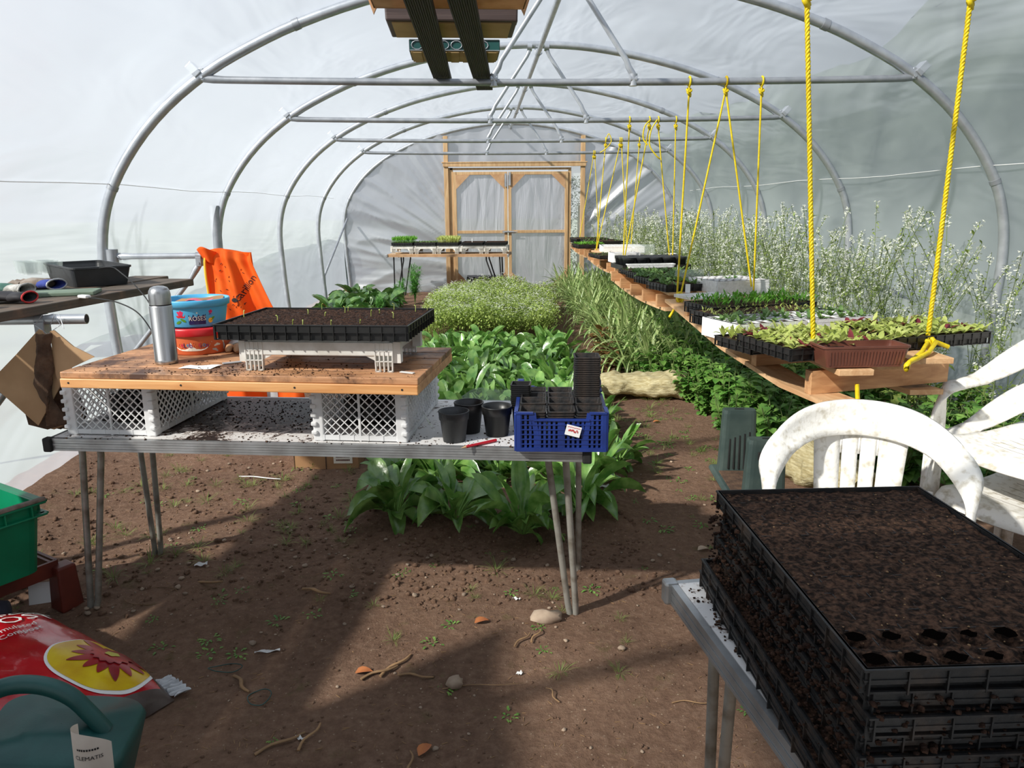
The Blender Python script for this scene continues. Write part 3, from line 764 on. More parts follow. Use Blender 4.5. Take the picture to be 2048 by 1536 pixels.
def off(cyl, d):
    def f(u, v):
        x, y, z = cyl(u, v); r = math.hypot(x, y); return (x * (1 + d / r), y * (1 + d / r), z)
    return f
t1, cy1 = tub('orange sweet tub with a red lid, underneath the blue tub', (-1.055, 2.86, .983), M['oranget'], M['redt'], .12, .098, .35)
disc(cy1, -.035, .036, .072, .021, 'name_panel', M['cream'], t1, 24, .05)
ct = ['C', 'e', 'L', 'e', 'b', 'R', 'a', 't', 'i', 'o', 'n', 's']
xx = -.088
for i, c in enumerate(ct):
    m_ = [M['oranget'], M['rosepink'], M['navy'], M['roset'], M['purple'], M['oranget']][i % 6]
    o = text_on(off(cy1, .0008), c, .026, xx, .028 + .003 * (i % 2), 'lettering', m_, t1); xx += .0115 if c not in 'it' else .007
for i, (u, v, m_) in enumerate(((.052, .055, 'cream'), (.066, .034, 'cream'), (.058, .016, 'reflect'), (.09, .05, 'cream'), (.10, .026, 'reflect'), (-.02, .07, 'cream'))):
    disc(cy1, u, v, .014, .005, 'sweet_print', M[m_], t1, 8, .3, .6 - i * .5)
t2, cy2 = tub('sky blue sweet tub with rose print, topmost of the two tubs', (-1.06, 2.858, 1.0825), M['roset'], M['roset'], .117, .098, .35, lid=False)
b = MB(); b.add([cy2(u, v) for v in (.012, .06) for u in (-.028, -.01, .01, .028, .036)], [(k, k + 1, k + 6, k + 5) for k in range(4)]); b.build('name_panel', M['navy'], t2)
text_on(off(cy2, .001), 'ROSES', .023, .004, .026, 'lettering', M['cream'], t2, 'c')
disc(off(cy2, .001), .004, .054, .003, .003, 'emblem', M['cream'], t2, 8)
for (u, v, r, m_) in ((-.058, .054, .022, 'redt'), (.055, .056, .014, 'purple')):
    disc(cy2, u, v, r, r * .85, 'rose_print', M[m_], t2, 24, .12)
    disc(off(cy2, .0006), u, v, r * .55, r * .45, 'rose_print', M['rosepink'], t2, 16, .2)
for (u, v, rot) in ((-.07, .02, .4), (-.05, .028, -.5), (.062, .03, .5)): disc(cy2, u, v, .012, .005, 'leaf_print', M['seed_green'], t2, 10, 0, rot)
disc(cy2, .055, .024, .009, .009, 'sweet_print', M['yellowb'], t2)
b = MB(); b.grid(lambda p, q: (-.07 + .15 * p + .03 * q, -.05 + .1 * q, .092 + .006 * sin(p * 5) * sin(q * 4)), 8, 6); o = b.build('card_packet', M['box_card'], None, (-1.06, 2.858, 1.0825), .4); tag(o, 'folded brown card packet lying in the blue tub', 'card')
b = MB(); b.grid(lambda p, q: (-.02 + .09 * p, -.08 + .06 * q, .094 + .004 * sin(p * 7)), 6, 5); o = b.build('seed_packet', M['rosepink'], None, (-1.06, 2.858, 1.0825), .2); tag(o, 'pink seed packet lying in the blue tub', 'seed packet')

# paper scrap and grey slate marker
b = MB(); b.grid(lambda p, q: (-.055 + .11 * p + .02 * q, -.03 + .06 * q - .01 * p, .001 + .002 * sin(p * 6 + q * 3)), 6, 4); tag(b.build('paper_slip', M['paper'], None, (-.955, 2.545, .984), .0), 'white paper slip lying beside the thermos flask', 'paper')
b = MB(); b.box((0, 0, .002), (.06, .02, .003), rz=.5); tag(b.build('plant_tag', M['reflect'], None, (-.86, 2.60, .984)), 'grey plastic plant tag lying near the glove', 'plant label')
b = MB(); b.box((0, 0, .002), (.05, .012, .003), rz=-.5); tag(b.build('foil_scrap', M['tapewhite'], None, (-.245, 2.395, .984)), 'small white plastic scrap at the end of the wooden top', 'scrap')

# ------------------------------------------------ gloves
def glove(label, loc, rz, palm, cuff, finger, trim=None, s=1.0, tilt=0):
    t = thing('garden_glove', label, 'glove', loc, rz); t.rotation_euler.y = tilt; t.scale = (s, s, s)
    b = MB()
    b.tube([(0, 0, .018), (.03, 0, .022), (.07, .0, .022), (.10, 0, .018)], [.036, .042, .045, .040], 12, flat=.42); b.build('palm', palm, t)
    for k, (y, L, a) in enumerate(((-.033, .062, -.18), (-.011, .075, -.05), (.012, .072, .06), (.033, .055, .2))):
        b = MB(); b.tube([(.092, y, .018), (.092 + L * .55 * cos(a), y + L * .5 * sin(a), .024), (.092 + L * .9 * cos(a), y + L * sin(a), .014), (.092 + L * cos(a), y + L * 1.05 * sin(a), .009)], [.0135, .0135, .0115, .006], 8, flat=.8)
        b.build('finger', finger, t)
    b = MB(); b.tube([(.03, -.035, .016), (.055, -.062, .02), (.085, -.078, .014), (.092, -.081, .01)], [.016, .0145, .0125, .006], 8, flat=.8); b.build('thumb', finger, t)
    b = MB(); b.tube([(.01, 0, .018), (-.02, 0, .02), (-.05, 0, .019)], [.037, .035, .042], 12, cap=False, flat=.42); b.build('cuff', cuff, t, solid=.003)
    if trim:
        b = MB(); P = [(-.05, .042 * cos(a), .019 + .019 * sin(a)) for a in [2 * PI * k / 14 for k in range(14)]]; b.tube(P, .0032, 6, closed=True); b.build('cuff_trim', trim, t)
    return t
glove('white glove with navy cuff and tan fingertips lying behind the tray stand', (-.93, 2.925, .983), -1.25, M['glove_white'], M['navy'], M['glove_tan'], s=1.0)

# ------------------------------------------------ cell trays
def sprouts(b, kind, x, y, z, r):
    if kind == 'lettuce':
        n = 5; a0 = r.random() * 6
        for k in range(n): leaf(b, (x, y, z), a0 + k * 2 * PI / n + r.uniform(-.3, .3), r.uniform(.038, .062), r.uniform(.017, .025), r.uniform(.7, 1.35), r.uniform(.4, 1.3), 3, .3)
    elif kind == 'tall':
        for k in range(3): leaf(b, (x + r.uniform(-.012, .012), y + r.uniform(-.012, .012), z), r.random() * 6.3, r.uniform(.045, .07), r.uniform(.010, .016), r.uniform(1.3, 1.5), r.uniform(.3, 1.2), 4, .2, 1, .4)
    elif kind == 'fine':
        for k in range(3): leaf(b, (x + r.uniform(-.01, .01), y + r.uniform(-.01, .01), z), r.random() * 6.3, r.uniform(.02, .034), .008, r.uniform(1.0, 1.5), 1, 3, .2)
    elif kind == 'cress':
        for k in range(7): leaf(b, (x + r.uniform(-.018, .018), y + r.uniform(-.018, .018), z), r.random() * 6.3, r.uniform(.06, .10), .016, r.uniform(1.35, 1.55), .5, 3, .2, 1, .5)
    elif kind == 'hook':
        h = r.uniform(.01, .022); a = r.random() * 6
        b.tube([(x, y, z), (x + .001, y, z + h), (x + .005 * cos(a), y + .005 * sin(a), z + h * 1.15)], [.0013, .0016, .0026], 5)
def cell_tray(label, loc, rz, W=.6, D=.4, H=.055, nx=12, ny=8, kind=None, dens=1, seed=1, pm='blackp', sm_='soil', smat='seed_pale', name='cell_tray', cat='seed tray', double=True, holes=False, group=None, ribs=True, red=0, labelsticks=0, height=1):
    r = random.Random(seed); t = thing(name, label, cat, loc, rz, group)
    m = M[pm]; b = MB()
    w2, d2 = W / 2, D / 2
    def ring(z, hz, ins, th):
        b.box((0, -d2 + ins + th / 2, z), (W - 2 * ins, th, hz)); b.box((0, d2 - ins - th / 2, z), (W - 2 * ins, th, hz))
        b.box((-w2 + ins + th / 2, 0, z), (th, D - 2 * ins - 2 * th, hz)); b.box((w2 - ins - th / 2, 0, z), (th, D - 2 * ins - 2 * th, hz))
    ring(H - .0015, .003, 0, .007); ring(H - .011, .022, .0035, .003)
    if double: ring(H * .55, .0028, .002, .014); 
    ring(H * .28, H * .55, .012, .003); ring(.003, .003, .006, .01)
    b.build('rim', m, t)
    b = MB()
    if ribs:
        for k in range(nx + 1):
            x = -w2 + .008 + (W - .016) * k / nx
            for y in (-d2 + .004, d2 - .004): b.box((x, y, H * .48), (.0022, .008, H * .9))
        for k in range(ny + 1):
            y = -d2 + .008 + (D - .016) * k / ny
            for x in (-w2 + .004, w2 - .004): b.box((x, y, H * .48), (.008, .0022, H * .9))
    cw, cd = (W - .03) / nx, (D - .03) / ny
    for i in range(nx):
        for j in range(ny):
            if i in (0, nx - 1) or j in (0, ny - 1):
                b.box((-w2 + .015 + cw * (i + .5), -d2 + .015 + cd * (j + .5), H * .22), (cw * .8, cd * .8, H * .42), taper=.6)
    b.build('cell_body', m, t)
    if sm_:
        b = MB(); qx, qy = int(W / .008), int(D / .008)
        if name == 'far': qx, qy = 20, 12
        def sf(p, q):
            x, y = -w2 + .009 + (W - .018) * p, -d2 + .009 + (D - .018) * q
            z = H - .006 + .0045 * noise.noise(Vector((x * 60, y * 60, seed))) + .003 * noise.noise(Vector((x * 170, y * 170, seed)))
            if holes:
                fx = ((x + w2) / (W / nx)) % 1; fy = ((y + d2) / (D / ny)) % 1; j = int((y + d2) / (D / ny))
                if j < holes:
                    q_ = math.hypot(fx - .5, fy - .5); z -= .020 * max(0, 1 - q_ * 2.2)
            return (x, y, z)
        b.grid(sf, qx, qy); b.build('compost', M[sm_], t)
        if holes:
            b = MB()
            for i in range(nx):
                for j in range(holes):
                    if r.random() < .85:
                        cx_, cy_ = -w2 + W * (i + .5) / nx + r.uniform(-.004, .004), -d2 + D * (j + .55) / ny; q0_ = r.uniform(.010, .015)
                        b = MB(); b.add([(cx_ + q0_ * (1 + .25 * sin(k * 2.3 + i)) * cos(k * PI / 5), cy_ + q0_ * .9 * sin(k * PI / 5), H - .0015 - .0012 * (k % 2)) for k in range(10)], [tuple(range(10))]); b.build('finger_hole_shade', M['hole'], t)  # flat dark discs paint the shade inside the finger holes
        b = MB()
        for i in range(1, nx):
            x = -w2 + W * i / nx
            b.box((x, 0, H - .0108), (.0016, D - .02, .008))
        for j in range(1, ny):
            y = -d2 + D * j / ny
            b.box((0, y, H - .0108), (W - .02, .0016, .008))
        b.build('cell_divider', m, t)
    if kind:
        b = MB(); b2 = MB(); rp = R
        for i in range(nx):
            for j in range(ny):
                if r.random() > dens: continue
                x = -w2 + W * (i + .5) / nx + r.uniform(-.006, .006); y = -d2 + D * (j + .5) / ny + r.uniform(-.006, .006)
                n0 = len(b.v); n1 = len(b2.v)
                tgt = b2 if r.random() < red else b
                k0 = len(tgt.v); sprouts(tgt, kind, x, y, H - .004, r)
                if height != 1:
                    for q in range(k0, len(tgt.v)):
                        v = tgt.v[q]; tgt.v[q] = (v[0], v[1], H - .004 + (v[2] - H + .004) * height)
        o = b.build('seedling_foliage', M[smat], t); o['kind'] = 'stuff'
        if red:
            o = b2.build('red_foliage', M['seed_red'], t); o['kind'] = 'stuff'
    for k in range(labelsticks):
        b = MB(); b.box((0, 0, 0), (.011, .0012, .07), rx=.15); b.build('label_stick', M['paper'], t, (r.uniform(-w2 * .8, w2 * .8), r.uniform(-d2 * .8, d2 * .8), H + .02))
    return t

# tray on the pale stand, standing on the wooden top
def tray_stand(label, loc, rz, W=.42, D=.30, H=.105, group=None, far=False):
    t = thing('tray_stand', label, 'tray stand', loc, rz, group)
    b = MB(); b.box((0, 0, H - .01), (W, D, .018)); 
    for y in (-D / 2, D / 2): b.box((0, y, H - .03), (W + .02, .008, .045))
    for x in (-W / 2, W / 2): b.box((x, 0, H - .03), (.008, D, .045))
    b.build('deck', M['standp'], t, bevel=.003)
    for sx_ in (-1, 1):
        for sy_ in (-1, 1):
            b = MB(); x0 = sx_ * (W / 2 - .02); y0 = sy_ * (D / 2)
            for k in range(5): b.bar((x0 - .027 + k * .0135, y0, .0), (x0 - .029 + k * .0145, y0, H - .01), .0035, .012, (0, 1, 0))
            for z in (.002, H * .33, H * .66): b.box((x0, y0, z), (.058, .012, .0032)) if z > .01 else (b.box((x0 - .02, y0, z), (.018, .012, .004)), b.box((x0 + .02, y0, z), (.018, .012, .004)))
            b.box((x0, y0 - sy_ * .012, H * .55), (.054, .004, H * .8)); b.box((sx_ * (W / 2 + .018), y0 - sy_ * .02, H * .6), (.03, .03, H * .66))
            b.add([(x0 - sx_ * .03, y0, H - .01), (x0 - sx_ * .075, y0, H - .045), (x0 - sx_ * .03, y0, H * .35), (x0 - sx_ * .03, y0 - sy_ * .008, H - .01), (x0 - sx_ * .075, y0 - sy_ * .008, H - .045), (x0 - sx_ * .03, y0 - sy_ * .008, H * .35)], [(0, 1, 2), (3, 4, 5), (1, 2, 5, 4)])
            b.build('leg', M['standp'], t)
    return t
st = tray_stand('pale grey plastic stand under the sprouting compost tray on the wooden top', (-.51, 2.62, .983), -.135, .47, .34, .104)
cell_tray('black cell tray of compost with a few pale sprouts, on the pale stand', (-.52, 2.615, 1.088), -.135, .635, .42, .052, 16, 10, 'hook', .08, 4, 'blackp', 'soil_brown', 'seed_pale')

# ------------------------------------------------ pots, pencil, bags, blue crate
def round_pot(label, loc, R0=.049, H=.098, m='blackp'):
    t = thing('round_pot', label, 'plant pot', loc)
    b = MB(); b.lathe([(0, .002), (R0 * .74, 0), (R0 * .92, H * .72), (R0 * .98, H * .73), (R0 * 1.02, H * .99), (R0 * 1.02, H), (R0 * .96, H), (R0 * .86, H * .7), (R0 * .7, .006), (0, .006)], n=28); b.build('body', M[m], t)
    b = MB(); P = [(R0 * cos(a), R0 * sin(a), H - .001) for a in [2 * PI * k / 28 for k in range(28)]]; b.tube(P, .0022, 6, closed=True); b.build('rim', M[m], t)
    return t
round_pot('round black plant pot in front, the one next to the red pencil point', onT(1.39, .065), .050, .102, 'greyp')
round_pot('round black plant pot standing behind the frontmost pot', onT(1.425, .17), .050, .105)
round_pot('round black plant pot beside the column of square pots', onT(1.525, .14), .051, .102)
def sq_pot(nm, label, loc, w=.033, H=.075, group=None, m='blackp', rz=0):
    t = thing(nm, label, 'plant pot', loc, rz, group)
    b = MB(); b.sqlathe([(0.001, .003), (w * .76, .003), (w * .76, 0), (w * .93, H - .005), (w * .9, H - .01), (w * .72, .008), (.001, .008)], rad=.18); b.build('body', M[m], t)
    b = MB(); b.sqlathe([(w * .93, H - .0045), (w * 1.06, H - .0045), (w * 1.06, H), (w * .94, H), (w * .91, H - .008)], rad=.18); b.build('rim', M[m], t)
    return t
px, py, pz = onT(1.60, .235)
p0 = sq_pot('square_pot', 'square black pot nested in the tall column on the white table', (px, py, pz), .032, .08, 'column of nested square pots', rz=TA)
for k in range(1, 13): copy_tree(p0, (px + .001 * sin(k), py, pz + k * .0066), TA + .02 * sin(k * 3))
b = MB(); b.tube([(-.065, 0, .005), (.055, 0, .005)], .0048, 6, smooth=False); pc = thing('pencil', 'red pencil lying on the white table in front of the pots', 'pencil', (*onT(1.49, .02)[:2], .7415), .60)
b.build('body', M['pencil'], pc); b = MB(); b.tube([(-.065, 0, .005), (-.082, 0, .0045)], [.0048, .0008], 6); b.build('tip', M['card'], pc)

bc = thing('blue_crate', 'blue ventilated plastic crate full of square pots at the table corner', 'crate', onT(1.605, -.035), TA + .05)
BW, BD, BHh = .285, .36, .125
def blue_panel(L, a, d, cut):
    b = MB(); a = Vector(a); d = Vector(d); nrm = d.cross(Vector((0, 0, 1)))
    P = lambda s_, z: a + d * s_ + Vector((0, 0, z))
    top = BHh - .022 if cut else BHh - .01
    b.bar(P(0, .006), P(L, .006), .012, .012); b.bar(P(L * .19, top), P(L * .81, top), .012, .006)
    b.bar(P(0, BHh), P(L * .19, BHh), .012, .006); b.bar(P(L * .81, BHh), P(L, BHh), .012, .006)
    n = int(L / .0145)
    for k in range(n + 1): b.bar(P(L * k / n, .008), P(L * k / n, top if L * .19 < L * k / n < L * .81 else BHh), .008, .0032, nrm)
    for k in range(1, 7): b.bar(P(.0, .008 + k * .0158), P(L, .008 + k * .0158), .007, .0032) if .008 + k * .0158 < top else 0
    b.bar(P(L * .25, .004), P(L * .19, BHh), .016, .004, nrm); b.bar(P(L * .75, .004), P(L * .81, BHh), .016, .004, nrm); b.bar(P(L * .5, .004), P(L * .5, top), .016, .004, nrm)
    pass
    b.build('side_panel', M['bluep'], bc)
blue_panel(BW, (0, 0, 0), (1, 0, 0), True); blue_panel(BD, (BW, 0, 0), (0, 1, 0), False); blue_panel(BW, (BW, BD, 0), (-1, 0, 0), True); blue_panel(BD, (0, BD, 0), (0, -1, 0), False)
b = MB(); b.box((BW / 2, BD / 2, .004), (BW, BD, .006)); b.build('crate_floor', M['bluep'], bc)
for x, y in ((0, 0), (BW, 0), (BW, BD), (0, BD)):
    b = MB(); hh = BHh if y == 0 else BHh + .03; b.box((x + (.006 if x == 0 else -.006), y + (.01 if y == 0 else -.01), hh / 2), (.024, .028, hh)); b.build('corner_post', M['bluep'], bc, bevel=.004)
b = MB(); b.grid(lambda p, q: (-.024 + .048 * p, -.0, -.017 + .034 * q), 6, 4); o = b.build('price_label', M['paper'], bc, (BW * .63, -.010, .070)); o.rotation_euler.y = .25
b = MB()
rr = random.Random(3)
for k in range(9): b.box((-.014 + .0035 * k, -.0009, .001 + rr.uniform(-.003, .003)), (.0022, .0006, .006))
for k in range(12): b.box((-.019 + .0034 * k, -.0009, .011 + rr.uniform(-.001, .001)), (.0018, .0005, .002))
o = b.build('label_print', M['redtrim'], bc, (BW * .63, -.0105, .070)); o.rotation_euler.y = .25
def onB(x, y, z): 
    a = TA + .05; o = onT(1.605, -.035); return (o[0] + x * cos(a) - y * sin(a), o[1] + x * sin(a) + y * cos(a), o[2] + z)
q0 = None
for i in range(3):
    for j in range(4):
        x, y = .052 + i * .0905, .052 + j * .0855
        lv = [.005, .013, .021, .029, .037] if not (i == 2 and j == 2) else [.005 + .0075 * k for k in range(24)]
        if i == 2 and j == 3: lv = [.005 + .0075 * k for k in range(5)]
        for k, z in enumerate(lv):
            tall = i == 2 and j == 2
            if q0 is None:
                q0 = sq_pot('square_pot', 'square black pot nested in the rows inside the blue crate', onB(x, y, z + .008), .041, .082, 'square pots in the blue crate', 'blackdirty', TA + .05)
            else:
                c = copy_tree(q0, onB(x + .0015 * sin(k * 2.1), y + .0015 * cos(k), z + .008 + .006 * (j == 1)), TA + .05 + .03 * sin(i * 5 + j * 3 + k))
                if tall: c['label'] = 'square black pot nested in the tall column rising from the blue crate'; c['group'] = 'tall pot column in the blue crate'
# plastic bags
def bag(label, pts, m, loc, rz=0, nm='plastic_bag'):
    b = MB(); b.grid(lambda p, q: pts(p, q), 16, 12); return tag(b.build(nm, m, None, loc, rz), label, 'plastic bag')
bag('clear plastic bag slumped behind the round black pots', lambda p, q: (-.13 + .27 * p, .03 * sin(p * 5) + .05 * (1 - q), .0 + .105 * q * (.55 + .45 * sin(p * 2.4 + .4)) + .008 * sin(p * 11 + q * 6)), M['clear'], onT(1.50, .36, .003), TA)
bag('crumpled clear plastic bag against the white crate side', lambda p, q: (-.03 + .085 * p * (1 - .5 * q), -.05 + .12 * q + .03 * sin(p * 6), .002 + .09 * sin(PI * p * .9) * (1 - .35 * q) + .006 * sin(p * 14 + q * 9)), M['clear'], onT(1.275, .11, .002), TA)

# soil-streaked small items on the main table are part of the crumbs; cardboard box under the table
cb = thing('cardboard_box', 'cardboard box standing on the earth under the long table', 'cardboard box', (-.93, 4.45, .0), -.03)
b = MB(); b.box((0, 0, .15), (.38, .28, .30)); b.build('carton', M['box_card'], cb, bevel=.003)
b = MB(); b.box((.10, -.1415, .065), (.11, .002, .055)); b.build('address_label', M['cream'], cb)
b = MB(); [b.box((.062 + k * .0075, -.1432, z), (.005, .001, .010)) for k in range(11) for z in (.078, .058)]; b.build('label_print', M['rustp'], cb)
b = MB(); b.box((0, -.1412, .15), (.006, .002, .30)); b.box((-.186, -.1412, .15), (.004, .002, .3)); b.build('seam_line', M['card_dark'], cb)

# ================================================================ compost tray pile on its own table
NA = math.atan2(-.539, .06)      # direction of the long edge, towards the camera
nt_ = trestle('white trestle table carrying the pile of filled compost trays', (.378, 1.44, .74), NA + 0.0, 1.83, .615, ((.12, .20, .05, .13, .06), (.12, .20, .55, .13, .55), (1.6, 1.68, .05, 1.66, .06), (1.6, 1.68, .55, 1.66, .55)))
crumbs('soil_crumbs', 'soil crumbs along the edge of the table under the compost trays', lambda r: (lambda y: (.395 + (1.44 - y) * .112 + .055 * r.random() ** .8, y, .741))(.75 + .66 * r.random()), 420, .0015, .005, 8, 'soil')
gT = 'filled compost trays in the large pile'
def pile_tray(lab, z, dx, dy, rz, top=False, grp=None, seed=1):
    return cell_tray(lab, (.652 + dx, 1.10 + dy, z), rz + PI / 2, .60, .405, .036, 14, 9, None, 1, seed, 'blackdirty', 'soil', holes=False, group=grp)
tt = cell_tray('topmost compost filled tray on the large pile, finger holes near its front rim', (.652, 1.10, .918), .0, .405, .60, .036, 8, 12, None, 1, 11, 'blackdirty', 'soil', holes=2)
lay = [(.741, -.022, .018, -.01), (.771, -.016, .012, .012), (.801, .006, -.004, -.006), (.830, .003, .006, .008), (.860, .008, -.008, 0), (.889, .012, .0, -.012)]
f0 = None
LN = ['lowest layer of the large pile, pushed askew on the white table', 'second layer from the bottom of the large pile, askew', 'third layer from the bottom of the large pile', 'fourth layer from the bottom of the large pile', 'fifth layer from the bottom of the large pile', 'layer just under the topmost tray of the large pile']
for k, (z, dx, dy, a) in enumerate(lay):
    if f0 is None:
        f0 = cell_tray('black compost tray, ' + LN[k], (.652 + dx, 1.10 + dy, z), a, .405, .60, .034, 8, 12, None, 1, 12, 'blackdirty', 'soil', group=gT)
    else: copy_tree(f0, (.652 + dx, 1.10 + dy, z), a, label='black compost tray, ' + LN[k])
crumbs('soil_dirt', 'damp compost clinging to the sides of the tray pile', lambda r: (.652 - .2035 + r.gauss(-.004, .004), .80 + .6 * r.random(), .745 + .19 * r.random()) if r.random() < .66 else (.652 - .2 + .4 * r.random(), .798 + r.gauss(0, .003), .745 + .17 * r.random()), 1500, .002, .0065, 9, 'soil_brown')
crumbs('bark_debris', 'pale bark flecks on the topmost compost tray', lambda r: (.652 + r.uniform(-.19, .19), 1.10 + r.uniform(-.28, .28), .948), 260, .001, .0028, 10, 'twig')
# ================================================================ white plastic armchairs
def armchair(label, loc, rz, group=None, low=False):
    t = thing('plastic_armchair', label, 'chair', loc, rz, group)
    m = M['chairp']
    # continuous band: front leg, arm, top of the back, other arm, other front leg (chair looks along -y)
    if low: H = [((.275, -.235, .0), (0, 1, 0), .040), ((.290, -.225, .28), (0, 1, 0), .044), ((.302, -.215, .46), (.1, 1, 0), .046), ((.308, -.200, .545), (.35, .9, .1), .044), ((.306, -.165, .598), (.85, .4, .4), .034),
         ((.298, -.08, .612), (.95, -.1, .3), .031), ((.280, .02, .632), (.85, -.15, .5), .034), ((.248, .10, .685), (.6, -.1, .8), .044), ((.190, .160, .745), (.3, .1, 1), .054), ((.10, .20, .782), (.1, .15, 1), .060), ((0, .215, .790), (0, .2, 1), .062)]
    else: H = [((.262, -.20, .0), (0, 1, 0), .042), ((.285, -.17, .28), (0, 1, 0), .041), ((.305, -.145, .48), (.1, 1, 0), .041), ((.320, -.125, .58), (.35, .9, .1), .042), ((.322, -.095, .65), (.65, .55, .45), .043),
         ((.296, -.03, .702), (.85, .1, .6), .045), ((.252, .05, .742), (.75, -.05, .7), .050), ((.20, .12, .768), (.5, .05, .9), .056), ((.14, .17, .783), (.25, .1, 1), .060), ((.07, .20, .790), (.08, .15, 1), .062), ((0, .21, .792), (0, .2, 1), .062)]
    F = H + [((-p[0], p[1], p[2]), (-s[0], s[1], s[2]), h) for p, s, h in reversed(H[:-1])]
    for k in range(11, len(F)):
        p, s, h = F[k]; F[k] = (p, (-s[0], s[1], s[2]) if 0 else s, h)
    vals = [(*p, *s, h) for p, s, h in F]
    # keep the side vector turning without a flip
    prev = None; fixed = []
    for v in vals:
        s = Vector(v[3:6]).normalized()
        if prev is not None and s.dot(prev) < 0: s = -s
        prev = s; fixed.append((*v[:3], *s, v[6]))
    sm = smooth_path(fixed, 4)
    b = MB(); vs = []
    cen = Vector((0, -.02, .45))
    for i, v in enumerate(sm):
        P = Vector(v[:3]); s = Vector(v[3:6]).normalized(); h = v[6]
        a = Vector(sm[max(i - 1, 0)][:3]); c = Vector(sm[min(i + 1, len(sm) - 1)][:3]); tn = (c - a).normalized(); nn = tn.cross(s).normalized()
        if nn.dot(P - cen) < 0: nn = -nn
        for q, d in ((-1, -.010), (-.55, .0), (0, .004), (.55, .0), (1, -.010)): vs.append(P + s * (h * q) + nn * d)
    b.add(vs, [(i * 5 + k, i * 5 + k + 1, (i + 1) * 5 + k + 1, (i + 1) * 5 + k) for i in range(len(sm) - 1) for k in range(4)], True)
    b.build('arm_band', m, t, solid=.011)
    # backrest with slots
    b = MB()
    def back(x, z):   # z from .40 to .76
        q = (z - .40) / .36
        return (x, .165 + .05 * q - .055 * (abs(x) / .2) ** 2 * (.5 + .5 * q), z)
    xs = [-.155, -.066, -.058, -.004, .005, .058, .066, .155]
    for k in range(0, 8, 2):
        b.grid(lambda p, q: back((xs[k] + (xs[k + 1] - xs[k]) * p) * (.90 + .16 * q), .40 + .38 * q), 4, 10)
    for k in range(1, 7, 2):
        b.grid(lambda p, q: back((xs[k] + (xs[k + 1] - xs[k]) * p) * 1.03, .66 + .12 * q), 1, 3); b.grid(lambda p, q: back(xs[k] + (xs[k + 1] - xs[k]) * p, .40 + .05 * q), 1, 2)
    b.build('backrest', m, t, solid=.009)
    b = MB()
    def seat(p, q):
        x = (-.255 + .51 * p); y = -.25 + .44 * q
        z = .405 + .02 * (abs(p - .5) * 2) ** 2 + .01 * q - .018 * sin(PI * q)
        if q < .12: z -= .05 * ((.12 - q) / .12) ** 1.5
        x *= 1 - .12 * q
        return (x, y, z)
    b.grid(seat, 20, 20); b.build('seat', m, t, solid=.009)
    b = MB()
    for k in range(5):
        y = -.1 + k * .05
        b.tube([seat(p_ / 10, (y + .25) / .44)[:2] + (seat(p_ / 10, (y + .25) / .44)[2] + .004,) for p_ in range(2, 9)], .0012, 4)
    b.build('seat_groove', M['card_dark'], t)
    for sg in (-1, 1):
        b = MB()
        P = [(sg * .205, .15, .42), (sg * .225, .20, .22), (sg * .245, .245, 0)]
        for (dx, dy) in ((.03, 0), (0, -.03)):
            vs = []
            for x, y, z in P: vs += [(x + dx * -sg * .0, y, z), (x - sg * dx * 1.6, y + dy * 1.6, z)]
            b.add(vs, [(0, 1, 3, 2), (2, 3, 5, 4)], True)
        b.build('leg', m, t, solid=.008)
        b = MB(); b.add([(sg * .262, -.24, .40), (sg * .298, -.262, .40), (sg * .27, -.25, 0), (sg * .29, -.268, 0), (sg * .298, -.20, .40), (sg * .30, -.21, 0)], [(0, 1, 3, 2), (1, 4, 5, 3)], True); b.build('leg', m, t, solid=.008)
    return t
armchair('white plastic armchair standing directly behind the compost tray pile', (1.235, 2.33, 0), -.36).scale = (.93, .94, .98)
armchair('lower white plastic armchair of the two stacked beside the hanging shelf', (2.07, 2.62, .0), -1.12, low=True)
armchair('upper white plastic armchair stacked askew on another', (2.07, 2.62, .20), -1.20, low=True)

# upturned kneeler
kn = thing('garden_kneeler', 'upturned green plastic garden kneeler with its two legs in the air', 'kneeler', (1.375, 3.755, 0), .0)
kn.rotation_euler.z = -.09
b = MB(); b.box((0, 0, .035), (.27, .74, .035)); b.build('kneeling_board', M['stoolp'], kn, bevel=.02)
b = MB(); b.box((0, 0, .0555), (.21, .46, .008)); b.build('foam_pad', M['card_dark'], kn, bevel=.003)
for y, hh in ((.275, .40), (-.275, .40)):
    b = MB(); x = .095
    b.sqlathe([(.001, .05), (.10, .05), (.094, .2), (.088, hh - .02), (.084, hh), (.001, hh)], (0, y, 0), .35, 4, .42); o = b.build('leg', M['stoolp'], kn)
    b = MB(); s_ = y - .043
    if y < 0:
        b.box((.005, s_ + .001, hh - .075), (.105, .012, .04)); b.build('hand_hole', M['rubber'], kn, bevel=.004)
        b = MB(); b.box((.0, y, hh + .001), (.04, .012, .004)); b.build('top_slot', M['rubber'], kn)
    else:
        for k in range(5): b.bar((-.055 + k * .028, s_ - .004, .07), (-.05 + k * .026, s_ + .004, .24 + .01 * k), .007, .004, (0, 1, 0))
        b.build('flute', M['rubber'], kn)
        b = MB(); b.box((.0, y, hh + .001), (.05, .012, .004)); b.build('top_slot', M['rubber'], kn)

